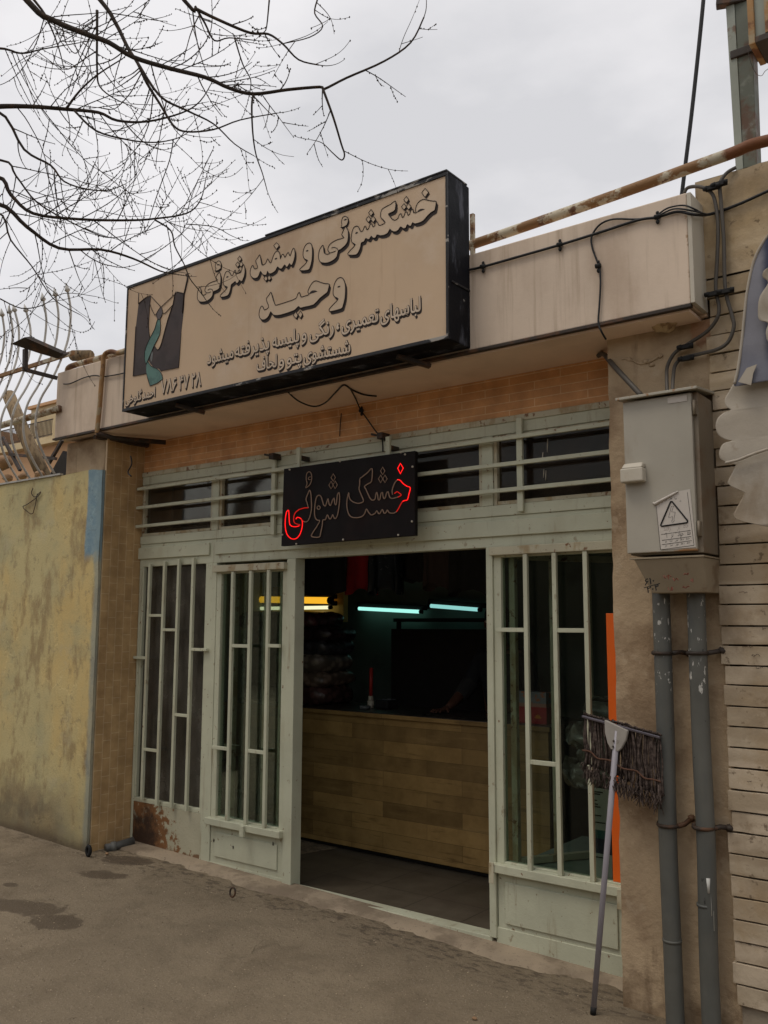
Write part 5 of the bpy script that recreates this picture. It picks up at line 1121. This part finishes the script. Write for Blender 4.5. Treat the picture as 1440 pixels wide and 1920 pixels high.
for i in range(N):
    t_ = (i+.5)/N; p = l0.lerp(l1, t_)+Vector((0, rr.uniform(.002, .022), -.004))
    if abs((p-hd).dot(bd)) < .05: p.y += .012
    L = .2+.015*rr.random()+.04*t_; sway = rr.uniform(-.008, .008)+.016*noise.noise((t_*7, 3, 0))
    pts = [p+Vector((0, .002, .012)), p+Vector((sway, .0, -.03)), p+Vector((sway*2+.003, -.006, -L*.45)), p+Vector((sway+.005+rr.uniform(-.006, .006), -.006, -L*.68)), p+Vector((rr.uniform(-.012, .012)+.004, -.006+rr.uniform(-.01, .01), -L))]
    y_.tube(spline(pts, 3), [rr.uniform(.0034, .0052)]*9+[.0052]*3+[.0038], 5)
    if i % 2 == 0: y_.tube(spline([p+Vector((0, .0, .012)), p+Vector((.004, -.006, .019)), p+Vector((.01, .004, .01))], 2), .0042, 5)
for i in range(150):                                               # fringe at the yarn ends
    t_ = rr.random(); p = l0.lerp(l1, t_)+Vector((rr.uniform(-.008, .012), rr.uniform(-.022, .012), -.2-.035*t_-rr.random()*.03)); y_.tube([p, p+Vector((rr.uniform(-.012, .012), rr.uniform(-.008, .008), -.022)), p+Vector((rr.uniform(-.02, .02), rr.uniform(-.012, .012), -.05-.02*rr.random()))], [.0035, .003, .0015], 4)
p = l0.lerp(l1, .7)+Vector((0, -.01, -.22)); y_.tube([p, p+Vector((.005, 0, -.05)), p+Vector((.012, 0, -.1))], [.004, .005, .002], 5)
p = l0.lerp(l1, .97)+Vector((0, -.01, -.2)); y_.tube([p, p+Vector((.0, 0, -.06)), p+Vector((.006, 0, -.1))], [.004, .005, .002], 5)
yo = y_.build('yarn_fringe', M['yarn'], mo); yo['kind'] = 'stuff'
bnd = MB(); bnd.tube(spline([l0.lerp(l1, k/10)+Vector((0, -.012+.008*(k % 2), -.15-.04*k/10+.008*math.sin(k*2.1))) for k in range(11)], 3), .004, 6); bnd.build('binding_cord', flat('orange_brown_cord', (.09, .045, .028), .9), mo)

# ---- awning at the right edge
aw = thing('awning', (-.7, -.6, 2.05), 'old awning with a blue curved edge and dirty white scalloped canvas at the right', 'awning')
def sheet(edge, xr, Y, amp, m, name, ncol=26, seed=0, lobe=.02):
    pts = [at(x, y, Y) for x, y in edge]; b = MB(); vs = []; nr = len(pts)
    for j, p in enumerate(pts):
        for i in range(ncol+1):
            u = (i/ncol)**1.4; x = p.x+(xr-p.x)*u
            yy = Y+amp*(math.sin(x*19+seed)+.6*noise.noise((x*6, p.z*3, seed)))*min(1, u*6)+lobe*.5*noise.noise((x*3, p.z*11, seed+4))*max(0, 1-u*3)
            vs.append((x, yy, p.z+.006*noise.noise((x*5, p.z*5, seed+2))))
    fs = [(j*(ncol+1)+i, (j+1)*(ncol+1)+i, (j+1)*(ncol+1)+i+1, j*(ncol+1)+i+1) for j in range(nr-1) for i in range(ncol)]
    b.add(vs, fs, True); return b.build(name, m, aw, 0, 2, 0, .0025)
def dense(e, n=4): return [(p.x, p.y) for p in spline([(x, y, 0) for x, y in e], n)]
sheet(dense([(1376, 718), (1366, 735), (1359, 748), (1361, 762), (1371, 770), (1358, 775), (1346, 786), (1342, 800), (1346, 815), (1358, 823), (1372, 826), (1356, 832), (1349, 847), (1351, 860), (1362, 866), (1380, 870)], 4)+[(1374, 884), (1367, 898), (1364, 906), (1370, 912), (1383, 918), (1397, 924), (1389, 940), (1380, 956), (1375, 966), (1379, 974), (1392, 979), (1412, 983), (1440, 989)], -.35, -.6, .004, M['canvas'], 'canvas_curtain', 26, 1)
sheet(dense([(1446, 434), (1430, 456), (1414, 488), (1402, 540), (1396, 590), (1391, 640), (1384, 690), (1376, 722), (1386, 723)], 4), -.35, -.64, .008, M['canvasblue'], 'blue_edge', 22, 3, .01)
ef = MB(); ef.tube(spline([at(x, y, -.642) for x, y in ((1446, 434), (1430, 456), (1414, 488), (1402, 540), (1396, 590), (1391, 640), (1384, 690), (1377, 720))], 4), .006, 8); ef.build('hem_cord', M['canvas'], aw)
sheet(dense([(1444, 500), (1432, 508), (1430, 520), (1440, 530), (1425, 556), (1421, 585), (1424, 600), (1440, 605), (1436, 622), (1439, 640), (1450, 645)], 3), -.6, -.69, .004, M['canvas'], 'upper_scallop', 10, 5)
fp = [at(1408, 722, -.66), at(1412, 700, -.66), at(1419, 683, -.66), at(1400, 690, -.66), at(1384, 716, -.66)]
MB().prism(fp, (0, .004, 0)).build('torn_flap', M['canvas'], aw)
MB().tube(spline([at(x, y, -.62) for x, y in ((1360, 868), (1385, 862), (1410, 852), (1440, 842))], 4), .006, 6).build('stitched_fold', M['canvas'], aw)
MB().tube([at(1450, 425, -.5), at(1450, 700, -.5)], .018, 8).build('awning_arm', M['steel'], aw)

# ---- roof rail, post, box
rp_ = thing('roof_rail', (-1.8, -.28, 3.72), 'long rusty handrail pipe running above the fascia to the right', 'rail')
MB().tube(spline([at(700, 520, -.28), at(884.6, 459, -.28), at(1130, 374, -.28), at(1300, 313, -.28), at(1375, 286, -.28), at(1408, 272, -.28), at(1450, 261, -.28)], 5), .0265, 14).build('pipe', M['rustpipe'], rp_)
lr = thing('roof_rail', at(160, 680, -.4), 'short rusty handrail pipe with an elbow on the left end of the fascia', 'rail')
MB().tube(spline([at(126, 702, -.4), at(128, 691, -.4), at(136, 686, -.4), at(160, 679, -.4), at(200, 668, -.4), at(240, 657, -.4), at(300, 640, -.4)], 4), .022, 12).build('pipe', M['rustpipe'], lr)
q = at(884, 440, -.3); MB().box((q.x-.01, -.3, 3.6), (q.x+.012, -.28, q.z+.12)).build('upright', M['rustpipe'], rp_)
po_ = thing('sign_post', (-1.15, .3, 3.66), 'rusty green steel post standing on the roof at the upper right', 'post')
a0, a1 = at(1381, 305, .3), at(1417, 300, .3); b0, b1 = at(1353, -60, .3), at(1408, -60, .3)
MB().prism([Vector((a0.x+.035, .3, 3.62)), Vector((a1.x, .3, 3.62)), Vector((b1.x, .3, b1.z+.4)), Vector((b0.x+.055, .3, b1.z+.4))], (0, .09, 0)).build('shaft', M['greenpost'], po_, .003)
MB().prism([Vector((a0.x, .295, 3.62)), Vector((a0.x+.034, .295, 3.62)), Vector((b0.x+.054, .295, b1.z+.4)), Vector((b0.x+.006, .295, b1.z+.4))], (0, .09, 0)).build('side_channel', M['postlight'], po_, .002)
p = at(1385, 98, .3); MB().box((p.x-.04, .285, p.z-.03), (p.x+.09, .4, p.z+.015)).build('weld_collar', M['steel'], po_, .004)
p = at(1343, 8, .28); MB().beam(p, p+Vector((.2, .05, -.02)), .05, .04).build('bolt_arm', M['steel'], po_, .004)
lb = thing('light_box', at(1425, 40, .1), 'rusty framed light box at the top right corner, beside the green post', 'light box')
c0, c1 = at(1404, 85, .1), at(1520, -70, .1)
MB().box((c0.x+.03, .12, c0.z+.035), (c1.x, .3, c1.z)).build('body', M['postlight'], lb)
MB().box((c0.x, .1, c0.z), (c0.x+.03, .31, c1.z)).build('frame_side', M['rustpipe2'], lb, .003); MB().box((c0.x+.031, .1, c0.z), (c1.x, .31, c0.z+.034)).build('frame_side', M['steel'], lb, .003); MB().box((c0.x+.08, .098, c0.z+.035), (c0.x+.1, .1195, c1.z)).build('frame_side', M['rustpipe2'], lb)
MB().tube(spline([at(x, y, .2) for x, y in ((1402, 92), (1408, 118), (1418, 138), (1428, 142), (1434, 134), (1442, 128))], 4), .0015, 5).build('loose_wire', M['steel'], lb)

# ---- cables
def cable(pts, Y, r, label, m='cable', name='cable', group=None, clips=(), n=5):
    P = spline([at(q[0], q[1], q[2] if len(q) > 2 else Y) for q in pts], n); o = thing(name, P[0], label, 'cable', group)
    MB().tube(P, r, 8).build('line', M[m], o)
    for x, y in clips:
        c = at(x, y, Y); k = MB(); k.tube([c+Vector((-.012, -.004, 0)), c+Vector((.012, -.004, 0))], .012, 8); k.ball(c+Vector((0, 0, -.022)), (.009, .008, .012), 7, 5); k.ball(c+Vector((0, 0, .02)), (.008, .008, .009), 7, 5); k.build('clip', M['rubber'], o)
    return o
KY = FY-.012
cable([(870, 508), (906, 500), (980, 479), (1050, 459), (1130, 434), (1195, 413), (1233, 407), (1270, 397), (1300, 402, KY), (1330, 402, -.31), (1380, 385, -.305), (1440, 358, -.305), (1500, 330, -.305)], KY, .0068, 'thick black cable clipped along the fascia from the sign to the right', clips=((906, 500), (1050, 459), (1233, 407)))
cable([(1233, 409), (1190, 411), (1150, 411), (1125, 421), (1110, 442), (1110, 462), (1119, 488), (1124, 500), (1126, 530), (1124, 570), (1122, 605), (1128, 622), (1136, 636, -.42)], KY, .0048, 'thin black cable looping down the fascia face to the soffit', clips=((1122, 499),))
cable([(1228, 408), (1250, 391), (1280, 385), (1300, 391), (1318, 401, -.4)], KY-.004, .004, 'slim black cable arching above its clip at the fascia right end'); 
cable([(1232, 406), (1262, 392), (1292, 394), (1326, 402, -.4)], KY-.012, .004, 'slim black cable arching lower beside the fascia right end')
cable([(1322, -40, -.1), (1318, 10, -.1), (1308, 110, -.1), (1296, 220, -.1), (1285, 310, -.1), (1279, 360, -.1), (1276, 385, -.1)], -.1, .0105, 'heavy black cable rising straight up into the sky behind the roof rail')
g1 = cable([(1283, 362, -.3), (1290, 352, -.3), (1310, 350, -.32), (1330, 358, -.32), (1340, 375, -.32), (1346, 420, -.32), (1345, 480, -.32), (1342, 540, -.32), (1348, 575, -.32), (1344, 598, -.32), (1325, 622, -.31), (1290, 645, -.29), (1265, 662, -.285), (1252, 685, -.3), (1250, 705, -.36), (1251, 735, -.4)], -.32, .0085, 'grey cable, left of the two bending down into the cabinet top', 'cablegrey', 'cable', 'supply cables of the cabinet', n=6)
g2 = cable([(1380, 314, -.3), (1362, 325, -.31), (1350, 345, -.32), (1352, 380, -.32), (1357, 450, -.32), (1360, 540, -.32), (1372, 590, -.32), (1376, 612, -.32), (1366, 640, -.32), (1345, 655, -.32), (1310, 664, -.3), (1280, 672, -.285), (1266, 685, -.3), (1262, 710, -.36), (1261, 733, -.4)], -.32, .0085, 'grey cable, right of the two bending down into the cabinet top', 'cablegrey', 'cable', 'supply cables of the cabinet', n=6)
for o, x, y, Y in ((g1, 1335, 352, -.335), (g1, 1338, 551, -.335), (g2, 1362, 546, -.335), (g2, 1350, 345, -.335), (g1, 1286, 650, -.305), (g2, 1288, 672, -.3)):
    c = at(x, y, Y); MB().box(c-Vector((.03, .012, .009)), c+Vector((.03, .012, .009))).tube([c+Vector((-.035, -.006, 0)), c+Vector((-.018, -.012, 0))], .011, 8).tube([c+Vector((.018, -.012, 0)), c+Vector((.035, -.006, 0))], .011, 8).build('clip', M['rubber'], o)
cable([(1122, 667, -.1), (1132, 664, -.15), (1150, 685, -.3), (1175, 712, -.36), (1203, 742, -.4)], -.3, .0125, 'grey flexible conduit running from the brick band down into the cabinet', 'cablegrey')
def under(x, y, drop=.006): return (x, y, atZ(x, y, 3.035-drop).y)
cable([(540, 735, -.44), under(560, 752, .03), under(588, 762, .03), under(610, 755, .03), under(630, 735, .02), under(645, 722), under(660, 731), under(682, 740), under(706, 743)], -.3, .005, 'thin black wire sagging from under the big sign to the brick band')
cable([under(657, 729), under(667, 748),  (676, 768, -.02), (690, 788, -.02), (704, 808, -.02), (716, 822, -.05), (718, 846, -.12)], -.02, .0045, 'thin black wire dropping over the brick band to the outline-letter sign', clips=((678, 770),))
cable([(640, 775, -.01), (638, 795, -.01), (637, 818, -.01)], -.01, .003, 'short thin wire hanging on the brick band left of the small sign')
cable([(119, 720, KY), (132, 719, KY), (158, 708, KY), (178, 704, KY), (195, 706, KY), (230, 700, KY), (260, 690, KY)], KY, .0045, 'black wire along the left end of the fascia behind the rusty pipe')
cable([(245, 855, -.345), (247, 870, -.345), (240, 885, -.345), (246, 893, -.345)], -.345, .005, 'frayed dark wire tail hanging on the tan tiled pillar')
# white paint runs on the right transom glass
for px, y0_, y1_ in ((1000, 791, 806), (1006, 792, 802), (1012, 790, 797), (1025, 789, 797), (1027, 823, 848), (1018, 848, 862), (1020, 880, 896), (1024, 882, 901)):
    MB().tube([at(px, y0_, .02), at(px-.5, (y0_+y1_)/2, .02), at(px-1, y1_, .02)], [.0022, .003, .0012], 5).build('paint_run', M['white'], frame)
# ---- unseen wall opposite, added to cut low light and darken glass reflections
op = thing('added_street_wall', (-3, -11, 0), 'plain wall across the street behind the viewer, unseen and added to shape the light', 'wall')
MB().box((-22, -11.3, -.2), (14, -11, 4.2)).build('wall', M['oppo'], op); MB().box((-22.1, -11.35, 4.201), (14.1, -10.95, 4.3)).build('coping', M['cement'], op)
print('right ok')

# ================================================================== BARE TREE
rt = random.Random(42)
TB = Vector((-7.3, -2.5, gz(-7.3)))
tree = thing('bare_tree', TB, 'leafless street tree whose dark budding branches hang in from the upper left', 'tree')
fork = Vector((-7.15, -2.55, 3.1)); 
tk = MB(); tk.tube(spline([TB-Vector((0, 0, .1)), TB+Vector((.03, 0, 1)), TB+Vector((.05, -.02, 2.1)), fork], 5), [.17-.004*i for i in range(16)], 14); tk.ball(fork, (.12, .12, .1), 14, 8); tk.build('trunk', M['bark'], tree)
# limbs: (photo pixels), (distance along the view axis at both ends), (radius at both ends)
LIMBS = [
 ([(50,0),(100,38),(165,65),(205,80),(250,107),(318,128),(385,145),(430,165),(475,176),(540,168),(600,163),(608,167),(650,146),(720,115),(770,80),(795,32)], 4.4, 4.2, .0155, .0035, True),
 ([(475,176),(472,200),(474,250),(480,290),(492,325),(501,358)], 4.3, 4.3, .006, .002, False),
 ([(606,168),(625,220),(640,270),(646,290),(640,300),(622,285),(604,268),(583,262)], 4.2, 4.3, .0065, .0015, False),
 ([(180,-10),(215,40),(240,90),(258,118),(275,155),(300,195),(325,235),(350,247),(400,243),(450,225),(520,212)], 4.7, 4.4, .012, .0025, True),
 ([(345,0),(370,18),(420,42),(470,62),(503,64),(530,82),(560,112),(598,122)], 4.0, 4.0, .009, .003, True),
 ([(366,12),(385,45),(402,76),(430,71),(480,76)], 4.0, 4.0, .006, .002, False),
 ([(-10,200),(60,200),(125,205),(185,211),(220,226),(275,228),(340,212),(375,190),(400,150)], 4.6, 4.5, .013, .002, True),
 ([(125,203),(150,170),(183,140),(230,110)], 4.5, 4.6, .007, .003, False),
 ([(182,20),(182,60),(182,130),(187,162),(215,185),(250,200)], 4.5, 4.5, .008, .002, True),
 ([(-10,330),(20,365),(62,400),(150,411),(240,413),(290,410),(350,400),(376,375),(386,335)], 4.9, 4.7, .012, .002, True),
 ([(-10,380),(50,425),(110,465),(190,468),(250,485),(300,508),(330,514)], 5.0, 4.95, .013, .003, True),
 ([(290,412),(320,432),(328,462),(345,495),(356,522),(372,543),(386,562)], 4.8, 4.85, .005, .0022, False),
 ([(325,262),(318,300),(300,350),(288,385),(280,412)], 4.6, 4.7, .003, .002, False),
 ([(-10,205),(45,280),(95,310),(120,340),(165,355),(205,356),(235,345)], 4.7, 4.6, .008, .002, True),
 ([(140,208),(180,245),(240,262),(290,267),(330,260),(350,250)], 4.5, 4.4, .006, .002, False),
 ([(258,118),(300,180),(350,207),(400,232),(440,270),(476,292)], 4.5, 4.4, .008, .002, True),
 ([(0,300),(30,330),(70,380),(140,420),(200,445),(240,440)], 5.0, 4.9, .007, .002, True),
 ([(-10,395),(20,450),(60,500),(100,560),(150,590)], 4.9, 4.8, .006, .002, True),
 ([(505,0),(500,50),(495,60)], 4.0, 4.0, .004, .002, False),
 ([(595,0),(590,25),(605,50),(580,70),(530,82)], 4.1, 4.0, .004, .002, False),
 ([(440,72),(455,120),(470,150),(468,176)], 4.1, 4.2, .004, .002, False),
 ([(60,-5),(90,40),(110,90),(120,130)], 4.5, 4.5, .007, .002, True),
 ([(0,560),(40,578),(80,572),(120,550),(180,556)], 4.8, 4.9, .004, .0015, False),
 ([(-10,90),(40,100),(80,92),(150,80)], 4.3, 4.3, .006, .002, True),
 ([(348,420),(400,425),(430,440),(443,446)], 4.8, 4.7, .003, .0015, False),
]
curves = []
for pts, w0, w1_, r0, r1, main in LIMBS:
    n = len(pts); P = [deep(x, y, w0+(w1_-w0)*i/(n-1)+.05*noise.noise((i*.7, w0*9, 1))) for i, (x, y) in enumerate(pts)]
    if main and (pts[0][0] <= 60 or pts[0][1] <= 0) and r0 > .0055:
        x_, y_ = pts[0]
        if y_ <= 0: P = [fork, deep(-420, -380, w0+.3), deep(x_-170, -210, w0+.1)]+P      # comes over the top of the view
        else: P = [fork, deep(-420, y_-60, w0+.4), deep(-150, y_+8, w0+.1)]+P
        pre = 3
    else: pre = 0
    C_ = spline(P, 4); m = len(C_); k0 = pre*4
    rad = [max(r0*1.0+(.06-r0)*(1-i/k0)**.7 if i < k0 else r0+(r1-r0)*((i-k0)/max(1, m-1-k0))**.8, .0012) for i in range(m)]
    MB().tube(C_, rad, 7).build('branch', M['bark'], tree)
    curves.append((C_[k0:], rad[k0:]))
tw = MB(); nb_ = [0]
view = _f
def twig(p, d, L, r, depth):
    d = d.normalized(); steps = max(4, int(L/.06)); pts = [p]; q = p.copy()
    bend = Vector((rt.uniform(-.5, .5), rt.uniform(-.5, .5), rt.uniform(-.15, .55)))*.7
    for s in range(steps):
        t = s/steps
        d = (d+bend*.35+Vector((rt.uniform(-1, 1), rt.uniform(-1, 1), rt.uniform(-1, 1)))*.07+Vector((0, 0, .22*(t-.3)))).normalized()
        q = q+d*(L/steps); pts.append(q.copy())
    P = spline(pts, 2); m = len(P)
    tw.tube(P, [max(.0012, r*(1-.6*i/m)) for i in range(m)], 4)
    for i in range(1, m):
        if rt.random() < .55:
            b_ = P[i]+Vector((rt.uniform(-1, 1), rt.uniform(-1, 1), rt.uniform(-1, 1)))*.003; s_ = rt.uniform(.003, .0048); nb_[0] += 1
            tw.add([b_+Vector((s_, 0, 0)), b_-Vector((s_, 0, 0)), b_+Vector((0, s_, 0)), b_-Vector((0, s_, 0)), b_+Vector((0, 0, s_*1.4)), b_-Vector((0, 0, s_*1.4))], [(0,2,4),(2,1,4),(1,3,4),(3,0,4),(2,0,5),(1,2,5),(3,1,5),(0,3,5)])
    if depth > 0:
        for i in range(2, m-1):
            if rt.random() < .17:
                dd = (P[i+1]-P[i-1]).normalized(); side = dd.cross(view).normalized()*rt.choice((-1, 1))
                twig(P[i], dd*.8+side*rt.uniform(.5, 1.1)+view*rt.uniform(-.5, .5), L*rt.uniform(.25, .55), max(.0013, r*.75), depth-1)
for C_, rad in curves:
    L = 0
    for i in range(1, len(C_)-1):
        seg = (C_[i+1]-C_[i]).length; px = 720+FPX*((C_[i]-CAM).dot(_r))/((C_[i]-CAM).dot(_f))
        py = 960-FPX*((C_[i]-CAM).dot(_u))/((C_[i]-CAM).dot(_f))
        dens = 12.5 if px < 230 else 8 if px < 400 else 5
        if rt.random() < dens*seg:
            dd = (C_[i+1]-C_[i-1]).normalized(); side = dd.cross(view).normalized()*rt.choice((-1, 1))
            Lw = rt.uniform(.14, .6)*(1.0 if px < 350 else .62)
            twig(C_[i], dd*rt.uniform(.5, 1)+side*rt.uniform(.5, 1.2)+view*rt.uniform(-.6, .6)+Vector((0, 0, -.15 if py < 250 else .05)), Lw, min(.0033, max(.0018, rad[i]*.55)), 1)
    dd = C_[-1]-C_[-2]; twig(C_[-1], dd, .12, rad[-1]*.8, 0)
tw_o = tw.build('twigs', M['bark'], tree); tw_o['kind'] = 'stuff'
print('tree', len(tw.f), nb_)
